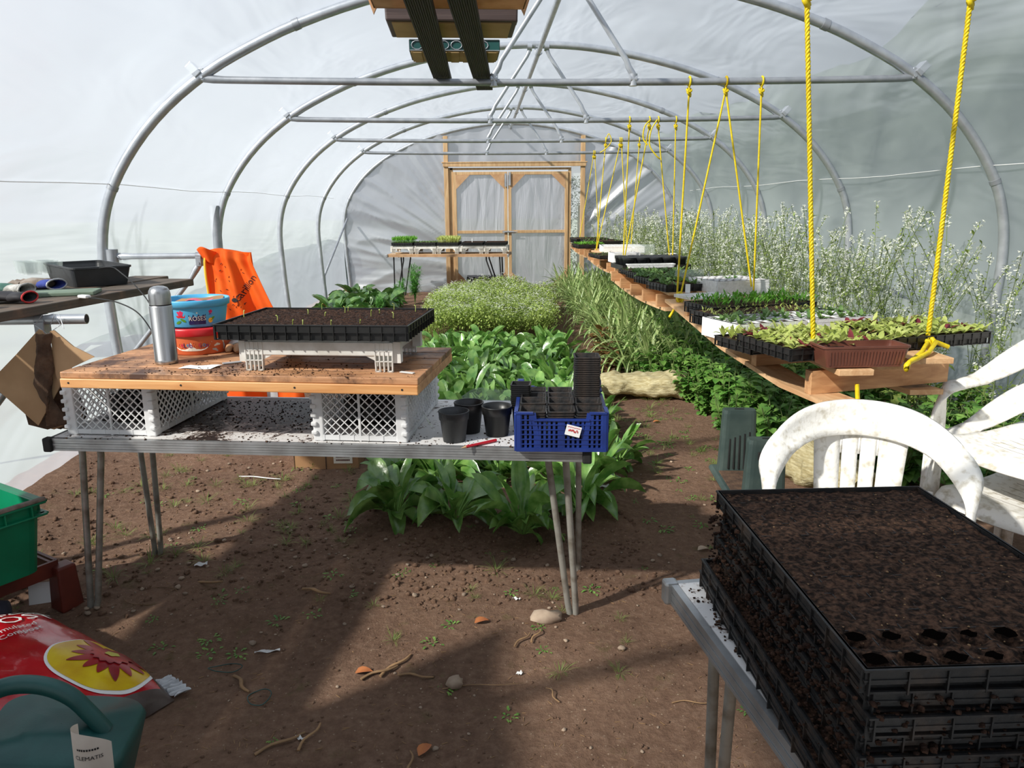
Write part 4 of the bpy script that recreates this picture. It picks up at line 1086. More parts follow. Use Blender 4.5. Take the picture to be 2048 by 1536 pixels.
# netting bundles
def bundle(name, label, loc, rz, L, W, H, seed, m):
    b = MB()
    def fn(p, q):
        a = 2 * PI * q; e = min(1, 4.5 * min(p, 1 - p) + .25) ** .5
        n = .3 * noise.noise(Vector((p * 5, cos(a) * 1.4, sin(a) * 1.4 + seed))) + .22 * abs(noise.noise(Vector((p * 9 + sin(a) * 2, cos(a) * 3, seed)))) + .14 * noise.noise(Vector((p * 14, cos(a) * 4, sin(a) * 4 + seed)))
        r = e * (1 + n) * (1 + .15 * sin(p * 8 + seed))
        return (-L / 2 + L * p, W / 2 * r * cos(a), max(.0, H / 2 + H / 2 * r * sin(a)))
    b.grid(fn, 60, 28); return tag(b.build(name, M[m], None, loc, rz), label, 'netting')
bundle('netting_bundle', 'cream garden netting bundled on the path at the leek bed end', (1.30, 5.95, 0), -.12, .80, .30, .19, 2, 'fleece')
bundle('netting_bundle', 'pale crumpled netting sack behind the green kneeler', (1.83, 3.9, 0), 1.9, .62, .30, .2, 9, 'fleece')

# ================================================================ shelf of grey boards, left side
SA = math.atan2(1.15, .20)
for k, (xe, ye, lab) in enumerate(((-1.41, 3.80, 'weathered grey shelf board facing the thermos flask, at the path side of the row'), (-1.60, 3.98, 'weathered grey shelf board under the black seed tray'), (-1.80, 3.98, 'weathered grey shelf board third from the path'), (-2.0, 3.90, 'weathered grey shelf board against the film wall'))):
    L_ = 3.2 - .1 * k; b = MB(); b.box((-.085, -L_ / 2, 0), (.185, L_, .033))
    o = b.build('shelf_board', M['wood_grey'], None, (xe, ye, 1.150), SA - PI / 2, bevel=.004); tag(o, lab, 'shelf board', 'boards of the side shelf')
def bracket(label, Y, X1, z, brace):
    t = thing('shelf_bracket', label, 'bracket', (CX - 2.88, Y, z))
    b = MB(); L_ = X1 - (CX - 2.88)
    b.tube([(.05, 0, 0), (.09, 0, 0), (.14, 0, 0), (L_, 0, -.0)], [.012, .024, .0185, .0185], 14); b.lathe([(0, 0)], (0, 0, 0), 3) if 0 else None; b.build('tube', M['steel'], t)
    b = MB(); b.tube([(L_ - .012, 0, 0), (L_ + .0008, 0, 0)], .0155, 14); b.build('tube_mouth', M['rubber'], t)
    b = MB(); b.tube([(.02, 0, -.045), (.02, 0, .045)], .036, 12); b.box((.055, 0, 0), (.04, .012, .045)); b.tube([(.065, -.02, 0), (.065, .02, 0)], .008, 6); b.build('hoop_clamp', M['steel_dull'], t, bevel=.003)
    b = MB(); bx = L_ - brace; b.tube([(bx, 0, -.05), (bx - .03, 0, -.09), (bx - .07, 0, -.15), (.06, 0, -.05 - (bx - .06) * 1.18)], [.018, .021, .0155, .0155], 10); b.build('brace', M['steel'], t)
    b = MB(); b.box((bx, 0, -.035), (.035, .05, .06)); b.tube([(bx, -.032, -.045), (bx, .032, -.045)], .008, 6); b.tube([(bx - .018, 0, 0), (bx + .018, 0, 0)], .0235, 12); b.build('tube_clamp', M['steel_dull'], t, bevel=.003)
    return t
bracket('galvanised shelf bracket tube with open end above the hanging cardboard', HY[2], -1.437, 1.112, .16)
bracket('galvanised bracket tube over which the orange jacket hangs', HY[3], -1.60, 1.205, .20)
bracket('galvanised shelf bracket beside the camera position', HY[1], -1.8, 1.112, .16)

# hanging cardboard
hc = thing('hanging_cardboard', 'folded brown cardboard hanging by a wire from the shelf bracket', 'cardboard', (-1.53, 2.76, 1.09))
def flap(P, y0, y1, name, m, th=.006):
    b = MB(); n = len(P); vs = [(x + 1.53, y0 + (y1 - y0) * (1.09 - z) / .35, z - 1.09) for x, z in P]
    b.add(vs, [tuple(range(n))]); b.build(name, M[m], hc, solid=th)
flap([(-1.55, 1.085), (-1.56, 1.09), (-1.65, 1.00), (-1.752, .905), (-1.735, .885), (-1.60, .745), (-1.50, .90), (-1.515, 1.0)], -.03, -.05, 'flap', 'card')
flap([(-1.515, 1.085), (-1.50, 1.088), (-1.44, 1.03), (-1.372, .992), (-1.455, .955), (-1.495, .87), (-1.512, .93)], -.045, -.06, 'flap', 'card')
for k in range(5):
    flap([(-1.735 + .01 * k, .885 + .004 * k), (-1.745 + .012 * k, .86 - .002 * k), (-1.67, .79 - .012 * k), (-1.665 + .01 * k, .735 - .008 * k), (-1.60 + .012 * k, .715 - .006 * k), (-1.53 + .01 * k, .735), (-1.50, .80), (-1.52, .9), (-1.6, .98)], -.02 + .014 * k, .0 + .02 * k, 'card_layer', 'card' if k % 2 else 'card_dark', .004)
b = MB()
b.grid(lambda p, q: (-.025 + .055 * p + .02 * sin(q * 9 + p * 5) * q - .02 * sin(PI * q), -.062 - .02 * sin(PI * p) + .012 * noise.noise(Vector((p * 6, q * 12, 0))), -.01 - .33 * q), 10, 26); b.build('torn_edge', M['card_dark'], hc, solid=.003)
b = MB(); b.tube([(-.06, 0, .01), (-.03, 0, .045), (.01, 0, .05), (.03, 0, .01), (-.01, -.02, -.02), (-.06, 0, .01)], .0015, 5); b.tube([(-.02, .02, .0), (0, .025, .045), (.03, 0, .046), (.05, -.02, .0)], .0015, 5); b.build('wire', M['steel'], hc)

# black seed tray, with clear cell insert, cable
def open_tray(name, label, loc, rz, W, D, H, m, taper=.88, ribs=0, th=.003, cat='seed tray'):
    t = thing(name, label, cat, loc, rz)
    b = MB(); r_ = D / W
    w = W / 2
    b.sqlathe([(.001, .002), (w * taper, .002), (w * taper, .0), (w * .975, H - .012), (w * .975, H - .01), (w * 1.0, H - .008), (w * 1.0, H), (w * .955, H), (w * .95, H - .012), (w * taper * .98, .006), (.001, .006)], rad=.14, n=5, depth=r_)
    b.build('body', M[m], t)
    b = MB(); b.sqlathe([(w * .96, H + .0008), (w * 1.012, H + .0008), (w * 1.012, H - .007)], rad=.14, n=5, depth=r_); b.build('rim', M[m], t)
    if ribs:
        b = MB()
        for k in range(ribs):
            x = -w * .86 + 2 * w * .86 * k / (ribs - 1)
            for sg in (-1, 1): b.bar((x * .96, sg * D / 2 * (taper + .005), .008), (x, sg * D / 2 * .975, H - .018), .006, .004, (0, 1, 0))
        b.build('side_rib', M[m], t)
    return t
bt = open_tray('seed_tray', 'black seed tray resting askew on the grey shelf boards', (-1.83, 3.65, 1.168), 2.28, .50, .25, .085, 'greyp')
b = MB()
for i in range(3):
    for j in range(2): b.sqlathe([(.032, 0), (.038, .055), (.041, .056), (.041, .058)], (i * .085, j * .085, 0), .3, 3)
o = b.build('clear_pot_insert', M['clear'], None, (-2.02, 3.72, 1.205), 2.28); tag(o, 'clear plastic cell insert lying in the black seed tray', 'cell insert')
b = MB(); b.grid(lambda p, q: (-.09 + .18 * p, -.08 + .16 * q, .06 * sin(PI * (1 - p) * .6) + .01), 8, 4); o = b.build('bent_plastic_sheet', M['blackp'], None, (-1.72, 3.56, 1.178), 2.28, solid=.002); tag(o, 'bent black plastic sheet standing in the black seed tray', 'plastic sheet')
b = MB(); P = smooth_path([(-1.66, 3.42, 1.25), (-1.55, 3.30, 1.262), (-1.42, 3.10, 1.25), (-1.31, 2.95, 1.22), (-1.22, 2.85, 1.16), (-1.17, 2.78, 1.08), (-1.15, 2.74, .99)], 6); b.tube(P, .0024, 6)
P = smooth_path([(-1.50, 2.98, 1.170), (-1.44, 2.93, 1.172), (-1.33, 2.85, 1.165), (-1.24, 2.80, 1.13), (-1.18, 2.77, 1.05), (-1.15, 2.74, .99)], 6); b.tube(P, .0024, 6)
cbx = b.build('lead', M['rubber']); 
ct_ = thing('charging_cable', 'thin black cable looping from the shelf down behind the thermos flask', 'cable', (0, 0, 0)); cbx.parent = ct_
b = MB(); b.box((-1.525, 2.995, 1.174), (.05, .024, .012), rz=-.5); b.build('white_plug', M['paper'], ct_, bevel=.004)
ct_.location = (0, 0, 0)

glove('grey glove with dark red fingertips and a blue cuff, lying on the shelf boards', (-1.86, 3.36, 1.168), 2.75, M['glove_grey'], M['glove_blue'], M['glove_grey'], M['reflect'], 1.15)
glove('green and white glove lying over the sage green board on the shelf', (-1.80, 3.02, 1.182), 3.0, M['glove_green'], M['glove_white'], M['glove_green'], M['glove_white'], 1.1)
glove('black glove with a red cuff edge at the front of the shelf', (-1.70, 2.86, 1.170), 3.05, M['glove_black'], M['glove_black'], M['glove_black'], M['redtrim'], 1.05)
glove('dark navy glove with pale cuff edge, cut off by the picture edge on the shelf', (-1.76, 2.70, 1.170), 3.1, M['glove_black'], M['navy'], M['glove_black'], M['reflect'], 1.0)
b = MB(); b.box((0, 0, .008), (.30, .15, .016), rz=.0); o = b.build('sage_board', M['slate'], None, (-1.70, 3.13, 1.167), .25, bevel=.004); tag(o, 'small sage green board under the gloves on the shelf', 'board')
b = MB(); b.box((0, 0, .008), (.09, .05, .016)); o = b.build('orange_block', M['oranget'], None, (-1.93, 3.06, 1.167), .3, bevel=.004); tag(o, 'small orange brown block at the shelf edge beside the gloves', 'block')

# ================================================================ orange jacket
jk = thing('orange_jacket', 'fluorescent orange work jacket with silver bands draped over the bracket tube', 'jacket', (0, 0, 0))
JY = HY[3]
def jx(p, q):  # p 0..1 across, q 0..1 downwards
    xl = -1.755 + .05 * q; 
    xr = -1.475 + .285 * min(1, q * 1.6) ** 1.15 + (.06 * max(0, q - .6))
    return xl + (xr - xl) * p
def J(p, q, o=0):
    x = jx(p, q); z = 1.235 - .97 * q + .015 * sin(p * 5) * (1 - q) 
    fold = .045 * sin(p * 9 + q * 2.0 + .5) * (.35 + .6 * q) + .014 * sin(p * 23 - q * 3) + .03 * noise.noise(Vector((p * 4, q * 4, 2)))
    y = JY - .045 - .05 * min(1, q * 3) + fold - o
    if q < .05: y += .05 * (1 - q / .05)
    return (x, y, z)
b = MB(); b.grid(lambda p, q: J(p, q), 60, 70); b.build('fabric', M['hiviz'], jk, solid=.003)
b = MB(); b.grid(lambda p, q: (jx(p, .0) , JY + .02 + .03 * q + .01 * sin(p * 12), 1.235 + .012 * sin(p * 5) - .32 * q * (1 - .6 * p) - .0), 30, 16); b.build('back_fabric', M['hiviz'], jk)
b = MB(); b.grid(lambda p, q: (-1.80 + .12 * p + .05 * q * (1 - p), JY - .03 - .06 * sin(PI * p) + .03 * q, 1.245 - .10 * q + .02 * sin(p * 4)), 12, 8); b.build('collar', M['hiviz'], jk, solid=.004)
b = MB(); b.tube([J(.012, q / 30, .006) for q in range(1, 31)], .008, 6); b.build('edge_binding', M['yellowb'], jk)
def band(fn, name='reflective_band'):
    b = MB(); b.grid(fn, 40, 5); b.build(name, M['reflect'], jk)
band(lambda p, q: J(.02 + .5 * p, .555 + .05 * q + .08 * p * p, .005))
band(lambda p, q: J(.56 + .42 * p, .66 - .30 * p + .085 * q * 1.2, .005))
band(lambda p, q: J(.50 + .12 * p, .84 + .16 * q * 1.0, .005) if 0 else J(.52 + .13 * q, .86 + .135 * p, .005))
def Jm(u, v):   # metres across and up from a point on the front
    q = (1.235 - v) / .97; q = min(.99, max(.01, q)); xl, xr = jx(0, q), jx(1, q); return J((u - xl) / (xr - xl), q, .006)
text_on(Jm, 'carillion', .062, -1.535, .915, 'lettering', M['ink'], jk, rot=1.02)
disc(lambda u, v: Jm(u, v), -1.565, .925, .020, .014, 'emblem', M['ink'], jk, 14, 0, .2)
disc(lambda u, v: Jm(u, v), -1.545, .952, .010, .004, 'emblem', M['ink'], jk, 8, .3, .8)
b = MB(); b.tube([Jm(-1.548 + .008 * sin(k), .925 - .012 * k) for k in range(4)], .003, 4); b.build('emblem', M['ink'], jk)
rr = random.Random(8); b = MB()
for k in range(26):
    u, v = -1.70 + .20 * rr.random(), .85 + .3 * rr.random(); a = rr.random() * 6
    b.tube([Jm(u, v), Jm(u + .012 * cos(a), v + .012 * sin(a))], .002, 4)
b.build('stain', M['ink'], jk)

# printed numbers on the film (seen from behind, mirrored)
def filmpt(u, v): return (CX - 2.90 + .0, 5.42 + u, v)
text_on(lambda u, v: (CX - 2.905 - .006, 5.42 + u * .98, .99 + v), '7220416 2005', .06, 0, 0, 'film_print', M['rubber'], None, mirror=True)
fp = bpy.data.objects['film_print']; tag(fp, 'mirrored black serial number printed on the film wall', 'printing')

# ================================================================ things overhead
for a, c, lab in (((-.236, 2.45), (-.232, 5.27), 'dark ribbed deck plank on the crossbars with a leaf scrap on its edge'), ((-.10, 2.45), (.035, 5.58), 'dark ribbed deck plank with its bare end sticking out past the crossbar')):
    a = Vector((*a, 0)); c = Vector((*c, 0)); d = c - a; b = MB(); L_ = d.length
    b.box((0, 0, .016), (.108, L_, .03))
    for k in range(11): b.box((-.048 + k * .0096, 0, .0), (.0042, L_, .004))
    m_ = (a + c) / 2; o = b.build('deck_plank', M['wood_dark'], None, (m_.x, m_.y, 2.272), math.atan2(d.y, d.x) - PI / 2); tag(o, lab, 'plank')
bx = thing('plywood_crate', 'thin pale plywood crate with pointed corner posts on the overhead planks', 'crate', (-.12, 3.42, 2.305), .03)
for y in (-.17, .17):
    b = MB(); b.box((0, y, .06), (.62, .006, .075)); b.build('side_slat', M['crateply'], bx)
for x in (-.32, .32):
    b = MB(); b.box((x, 0, .06), (.006, .34, .075)); b.build('end_slat', M['crateply'], bx)
b = MB(); b.box((0, 0, .025), (.64, .34, .005)); b.build('bottom', M['crateply'], bx)
for x in (-.325, .325):
    for y in (-.175, .175):
        b = MB(); b.add([(x, y, -.03 + .03), (x - math.copysign(.07, x), y, .14), (x + math.copysign(.05, x), y, .14), (x, y + .016, .0), (x - math.copysign(.07, x), y + .016, .14), (x + math.copysign(.05, x), y + .016, .14)], [(0, 1, 2), (3, 5, 4), (0, 3, 4, 1), (1, 4, 5, 2), (2, 5, 3, 0)]); b.build('corner_post', M['crateply'], bx)
bx = thing('dark_box', 'dark brown box with a tan underside on the overhead planks', 'box', (-.125, 3.90, 2.305), .03)
b = MB(); b.box((0, 0, .065), (.60, .36, .125), taper=.985); b.build('box_side', M['dkbox'], bx, bevel=.008)
b = MB(); b.box((0, 0, .001), (.54, .31, .006)); b.build('base', M['tanbase'], bx)
b = MB(); b.box((.302, -.04, .07), (.002, .08, .09)); b.build('side_label', M['greyp'], bx)
bx = thing('wire_crate', 'flat teal edged crate with looped wire, far end of the overhead planks', 'crate', (-.135, 4.57, 2.305), .03)
b = MB(); b.box((0, 0, .004), (.47, .28, .008))
for k in range(7): b.box((-.2 + k * .067, 0, .0), (.045, .29, .006))
b.build('base', M['tanbase'], bx)
for y in (-.14, .14):
    b = MB(); b.box((0, y, .035), (.48, .006, .055)); b.build('side_panel', M['canp'], bx)
for x in (-.24, .24):
    b = MB(); b.box((x, 0, .035), (.006, .28, .055)); b.build('end_panel', M['greyp'], bx)
b = MB()
for k in range(6): b.tube([(-.2 + k * .07 + .03 * cos(a), -.146, .035 + .022 * sin(a)) for a in [2 * PI * q / 10 for q in range(10)]], .003, 5, closed=True)
b.tube([(-.24, -.148, .062), (.24, -.148, .062)], .003, 5); b.tube([(-.24, -.148, .008), (.24, -.148, .008)], .003, 5); b.build('wire_loop', M['steel_dull'], bx)

# ================================================================ hanging shelves
def rope(label, pts, r=.0052, tw=False, group='yellow ropes of the hanging shelves', knots=()):
    t = thing('yellow_rope', label, 'rope', pts[0]); o0 = Vector(pts[0]); P = [tuple(Vector(p) - o0) for p in pts]
    b = MB()
    if tw:
        for s_ in range(3):
            Q = []
            for a, c in zip(P, P[1:]):
                a, c = Vector(a), Vector(c); d = c - a; n = max(2, int(d.length / .0055)); u = d.normalized().orthogonal().normalized(); v = d.normalized().cross(u)
                for k in range(n):
                    l = d.length * k / n; an = 2 * PI * (l / .042 + s_ / 3)
                    Q.append(a + d * (k / n) + (u * cos(an) + v * sin(an)) * r * .55)
            b.tube(Q, r * .62, 5)
    else: b.tube(P, r, 6)
    b.build('strand', M['rope'], t)
    for kp in knots:
        b = MB(); k0 = Vector(kp) - o0
        for q in range(3): b.tube([k0 + Vector((.014 * cos(a + q), .014 * sin(a * 1 + q * 2), -.012 * q + .012 * sin(a))) for a in [2 * PI * i / 9 for i in range(9)]], r * 1.05, 6, closed=True)
        b.build('knot', M['rope'], t)
    if group: t['group'] = group
    return t
def loop(x, y, z, r=.03): return [(x + r * .9 * 0, y + r * cos(a), z + r * sin(a)) for a in [PI * .5 + PI * 2 * k / 8 for k in range(9)]]
def hrope(lab, tx, ty, bot, tw=False, r=.005, knot=True):
    zb = 2.24; rope(lab, loop(tx, ty, zb) + [(tx, ty, zb - .05), bot], r, tw, None, [(tx, ty, zb - .05)] if knot else [])
hrope('thick yellow rope of the first hanging shelf, ending behind the brown trough', 1.125, HY[2], (1.245, 2.80, .92), True, .0082)
hrope('thick yellow rope knotted around the pale board end of the first hanging shelf', 1.70, HY[2], (1.70, 2.84, .975), True, .0082)
hrope('single straight yellow rope dropping from the first crossbar to the shelf gap', 1.30, HY[3], (1.275, 5.0, .90), False, .0062)
hrope('slanting yellow rope running down to the knot hanging under the shelf gap', 1.53, HY[3], (1.29, 4.98, .90), False, .0062)
hrope('yellow rope slanting from the middle knot on the first crossbar to the outer shelf edge', 1.53, HY[3], (1.76, 4.98, .97), False, .0062, False)
hrope('yellow rope from the outermost knot on the first crossbar', 1.755, HY[3], (1.79, 5.02, .93), False, .0062)
b = MB(); rp = rope('bundle of yellow rope ends knotted under the gap between the first two shelves', [(1.27, 4.93, .93), (1.25, 4.90, .90), (1.27, 4.88, .87), (1.29, 4.90, .90), (1.26, 4.92, .88), (1.23, 4.90, .83), (1.20, 4.88, .79)], .009, False, None, [(1.27, 4.92, .90), (1.275, 4.92, .93)])
rope('yellow rope tied in a loop over the pale outer board end', [(1.70, 2.83, .985), (1.60, 2.70, .965), (1.48, 2.58, .945), (1.475, 2.57, .93), (1.50, 2.60, .95), (1.62, 2.69, .965), (1.71, 2.80, .985), (1.76, 2.80, .965)], .009, False, None, [(1.70, 2.82, .985)])
rope('short yellow rope end dangling below the front crossbeam', [(1.33, 2.62, .87), (1.335, 2.61, .80), (1.34, 2.61, .765)], .008, False, None)
for (tx, k, bx_, bz, lab) in ((1.34, 4, 1.31, .92, 'yellow rope on the inner side of the second crossbar'), (1.52, 4, 1.31, .92, 'yellow rope slanting inwards from the paired knots on the second crossbar'), (1.60, 4, 1.76, .93, 'yellow rope slanting outwards from the paired knots on the second crossbar'), (1.76, 4, 1.78, .93, 'yellow rope hanging outermost on the second crossbar'),
                     (1.47, 5, 1.38, .95, 'yellow rope hanging innermost on the third crossbar'), (1.64, 5, 1.38, .95, 'yellow rope slanting inwards from the middle of the third crossbar'), (1.66, 5, 1.76, .95, 'yellow rope slanting outwards from the middle of the third crossbar'), (1.87, 5, 1.80, .95, 'yellow rope hanging outermost on the third crossbar'),
                     (1.64, 6, 1.44, .96, 'yellow rope slanting inwards from the fourth crossbar'), (1.66, 6, 1.74, .96, 'yellow rope slanting outwards from the fourth crossbar')):
    hrope(lab, tx, HY[k], (bx_, HY[k], bz), False, .0058)
rope('curled loose yellow rope end on the second crossbar', smooth_path([(1.585, HY[4] - .03, 2.24), (1.53, HY[4] - .04, 2.15), (1.52, HY[4] - .04, 2.02), (1.58, HY[4] - .05, 1.93), (1.62, HY[4] - .04, 1.90)], 5), .0062, False, None)
rope('small curled yellow rope loop beside the paired knots', smooth_path([(1.525, HY[4] - .03, 2.24), (1.47, HY[4] - .04, 2.18), (1.46, HY[4] - .04, 2.08), (1.50, HY[4] - .05, 2.02)], 5), .0062, False, None)
rope('curled yellow rope end on the third crossbar', smooth_path([(1.47, HY[5] - .03, 2.24), (1.50, HY[5] - .04, 2.31), (1.53, HY[5] - .04, 2.22), (1.45, HY[5] - .05, 2.13), (1.40, HY[5] - .04, 2.10)], 5), .006, False, None)

def zs1(y):
    P = [(2.3, .845), (2.62, .815), (3.0, .79), (3.8, .80), (4.5, .855), (4.9, .885), (5.2, .9)]
    for (a, za), (c, zc) in zip(P, P[1:]):
        if y <= c: return za + (zc - za) * (y - a) / (c - a)
    return P[-1][1]
sh = thing('hanging_shelf', 'first rope hung shelf, sagging orange timber carrying lettuce trays', 'hanging shelf', (1.5, 3.8, .85))
O = Vector((1.5, 3.8, .85))
def lboard(x0, x1, y0, y1, zf, th, name='long_board', m='wood_raw', sk=0):
    b = MB(); n = 24; vs = []
    for k in range(n + 1):
        y = y0 + (y1 - y0) * k / n; z = zf(y)
        for x, zz in ((x0, z - th), (x1, z - th), (x1, z), (x0, z)): vs.append((x - O.x, y + sk * (x - x0) - O.y, zz - O.z))
    b.add(vs, [(k * 4 + i, k * 4 + (i + 1) % 4, (k + 1) * 4 + (i + 1) % 4, (k + 1) * 4 + i) for k in range(n) for i in range(4)] + [(3, 2, 1, 0), (n * 4, n * 4 + 1, n * 4 + 2, n * 4 + 3)])
    b.build(name, M[m], sh)
lboard(1.20, 1.33, 2.60, 5.02, zs1, .02); lboard(1.62, 1.75, 2.78, 5.02, zs1, .02)
for y in (2.74, 3.32, 3.92, 4.50):
    b = MB(); z = zs1(y); b.bar((1.205 - O.x, y - O.y, z + .045 - O.z), (1.80 - O.x, y + .13 - O.y, z + .055 - O.z), .04, .088); b.build('crossbeam', M['wood_cross'], sh)
for x0, x1, y0, dz in ((1.245, 1.37, 2.585, .0), (1.385, 1.52, 2.64, .008), (1.53, 1.70, 2.66, .022)):
    b = MB(); L_ = .72; b.box(((x0 + x1) / 2 - O.x, y0 + L_ / 2 - O.y, .918 + dz - O.z), (x1 - x0, L_, .022)); b.build('short_board', M['wood_raw'], sh, bevel=.002)
for k, (ya, yb, x0, x1, zz, lab) in enumerate(((5.10, 7.22, 1.22, 1.78, .88, 'second rope hung timber shelf, carrying a tray of round pots'), (7.28, 9.42, 1.30, 1.82, .92, 'third rope hung timber shelf, carrying white trays'), (9.5, 11.7, 1.36, 1.80, .93, 'fourth rope hung timber shelf beside the double doors'))):
    O = Vector((x0, ya, zz)); sh = thing('hanging_shelf', lab, 'hanging shelf', O)
    zf = lambda y: zz - .03 * sin(PI * (y - ya) / (yb - ya)) - .06
    lboard(x0, x0 + .12, ya, yb, zf, .02); lboard(x1 - .12, x1, ya, yb, zf, .02)
    for q in range(5):
        y = ya + .12 + (yb - ya - .24) * q / 4; b = MB(); b.bar((x0 - .03 - O.x, y - O.y, zf(y) + .043 - O.z), (x1 + .03 - O.x, y + .03 - O.y, zf(y) + .043 - O.z), .04, .085); b.build('crossbeam', M['wood_cross'], sh)
    b = MB()
    for q in range(3):
        x = x0 + .08 + q * (x1 - x0 - .16) / 2; b.bar((x - O.x, 0, zf(ya) + .095 - O.z), (x - O.x, yb - ya, zf(yb) + .095 - O.z), .11, .02)
    b.build('top_board', M['wood_raw'], sh)

# trays on the shelves
rz = .34
cell_tray('black tray of speckled lettuce behind the brown trough on the first hanging shelf', (1.285, 2.90, .940), .22, .46, .37, .05, 10, 8, 'lettuce', 1, 21, smat='seed_pale', red=.10, labelsticks=0)
cell_tray('black tray of speckled lettuce at the outer edge of the first hanging shelf', (1.725, 3.02, .955), .26, .46, .37, .05, 10, 8, 'lettuce', 1, 22, smat='seed_pale', red=.14, labelsticks=1)
cell_tray('shallow black tray of yellow green lettuce with a white label stick', (1.27, 3.235, .895), .30, .46, .27, .045, 8, 5, 'lettuce', 1, 23, smat='seed_pale', double=False, labelsticks=1, height=1.4)
def poly_tray(label, loc, rz, W, D, H, nx, ny, kind, dens, seed, smat='seed_mid', print_=False, height=1):
    r = random.Random(seed); t = thing('polystyrene_tray', label, 'seed tray', loc, rz)
    b = MB(); w2, d2 = W / 2, D / 2
    for (x, y, a, c) in ((0, -d2, W, .012), (0, d2, W, .012), (-w2, 0, .012, D), (w2, 0, .012, D)): b.box((x, y, H / 2), (a + .012, c if c != .012 else .012, H))
    b.box((0, 0, H * .4), (W, D, H * .76))
    for i in range(nx + 1): b.box((-w2 + W * i / nx, 0, H - .008), (W / nx * .2, D, .016))
    for j in range(ny + 1): b.box((0, -d2 + D * j / ny, H - .008), (W, D / ny * .2, .016))
    b.build('body', M['poly'], t)
    b = MB(); b.grid(lambda p, q: (-w2 + W * p, -d2 + D * q, H - .004 + .002 * noise.noise(Vector((p * 30, q * 30, seed)))), 12, 10); b.build('compost', M['soil'], t)
    if kind:
        b = MB()
        for i in range(nx):
            for j in range(ny):
                if r.random() < dens: 
                    k0 = len(b.v); sprouts(b, kind, -w2 + W * (i + .5) / nx, -d2 + D * (j + .5) / ny, H - .01, r)
                    for q in range(k0, len(b.v)): v = b.v[q]; b.v[q] = (v[0], v[1], H + (v[2] - H) * height)
        b.build('seedling_foliage', M[smat], t)['kind'] = 'stuff'
    if print_:
        b = MB(); b.add([(-w2 - .0075, -d2 + .03, H * .45), (-w2 - .0075, -d2 + .10, H * .45), (-w2 - .0075, -d2 + .10, H * .8), (-w2 - .0075, -d2 + .03, H * .8)], [(0, 3, 2, 1)]); b.build('red_print', M['redtrim'], t)
        b = MB()
        for k in range(14): b.box((-w2 - .0072, -d2 + .02 + k * .013, H * (.25 + .05 * (k % 3))), (.001, .008, .006))
        b.build('black_print', M['ink'], t)
    else:
        b = MB()
        for k in range(10): b.box((-w2 - .0072, -d2 + .02 + k * .02, H * (.45 + .15 * (k % 3))), (.001, .012, .010))
        b.build('black_print', M['ink'], t)
    return t
poly_tray('white polystyrene tray with lettuce plugs at the inner edge of the first shelf', (1.265, 3.52, .892), .30, .36, .27, .085, 6, 4, 'lettuce', .6, 31, height=1.6)
poly_tray('white polystyrene tray with rounded corner at the outer side of the first shelf', (1.64, 3.65, .895), .30, .36, .27, .080, 6, 4, 'lettuce', .35, 32, height=1.3)
cell_tray('deep black tray of compost with tiny sprouts in front of the bright green seedlings', (1.44, 3.93, .892), .30, .66, .30, .07, 13, 7, 'fine', .6, 33, smat='seed_pale')
cell_tray('black tray thick with bright green seedlings on the first hanging shelf', (1.50, 4.25, .905), .30, .66, .32, .06, 13, 8, 'tall', 1, 34, smat='seed_green')
poly_tray('white polystyrene tray printed red on its end, standing above the green seedlings', (1.68, 5.22, .915), .26, .38, .36, .09, 7, 5, 'lettuce', .12, 35, print_=True)
for lab, loc, W_, D_, h_ in (('empty clear lidded tray beside the red printed polystyrene tray', (1.40, 4.74, .925), .30, .30, .02),):
    b = MB(); b.box((0, 0, h_ / 2), (W_, D_, h_)); t = tag(b.build('shallow_tray', M['standp'], None, loc, .3, bevel=.003), lab, 'seed tray')
b = MB(); b.grid(lambda p, q: (-.11 + .22 * p, .0, .11 * q), 2, 2); tag(b.build('glass_pane', M['clear'], None, (1.50, 5.55, .93), .1, solid=.003), 'clear pane leaning behind the red printed polystyrene tray', 'glass pane')
b = MB(); b.grid(lambda p, q: (-.13 + .26 * p, .0, .13 * q), 2, 2); tag(b.build('glass_pane', M['clear'], None, (1.66, 8.0, .97), .1, solid=.003), 'clear pane standing behind the tray of round pots', 'glass pane')
cell_tray('black cell tray with silvery seedlings beside the rope gap', (1.36, 5.28, .925), .26, .36, .30, .05, 7, 6, 'lettuce', .6, 41, smat='seed_mid')
cell_tray('black cell tray with leafy seedlings, second along the second shelf', (1.40, 5.72, .925), .22, .44, .34, .05, 9, 7, 'lettuce', .9, 42, smat='seed_mid', labelsticks=1)
cell_tray('black cell tray with sparse seedlings, third along the second shelf', (1.42, 6.13, .925), .18, .46, .34, .05, 9, 7, 'lettuce', .7, 43, smat='seed_mid', labelsticks=1)
cell_tray('bare black plug tray in front of the white trough on the second shelf', (1.45, 6.50, .925), .16, .52, .32, .04, 11, 7, 'fine', .4, 44, smat='seed_mid')
t = open_tray('white_trough', 'narrow white trough of fine seedlings in front of the round pots', (1.47, 6.72, .945), .08, .42, .09, .05, 'poly', .9, cat='trough')
b = MB()
r_ = random.Random(5)
for k in range(60): sprouts(b, 'fine', -.17 + .34 * r_.random(), -.03 + .06 * r_.random(), .025, r_)
o = b.build('seedling_foliage', M['seed_mid'], t); o['kind'] = 'stuff'
b = MB(); b.box((0, 0, .012), (.62, .40, .02)); b.box((0, -.2, .02), (.62, .01, .04)); b.box((0, .2, .02), (.62, .01, .04)); b.box((-.31, 0, .02), (.01, .40, .04)); b.box((.31, 0, .02), (.01, .40, .04))
tag(b.build('carrier_tray', M['blackp'], None, (1.53, 7.02, .935), .1), 'black carrier tray holding round black pots on the second shelf', 'tray')
gp = None
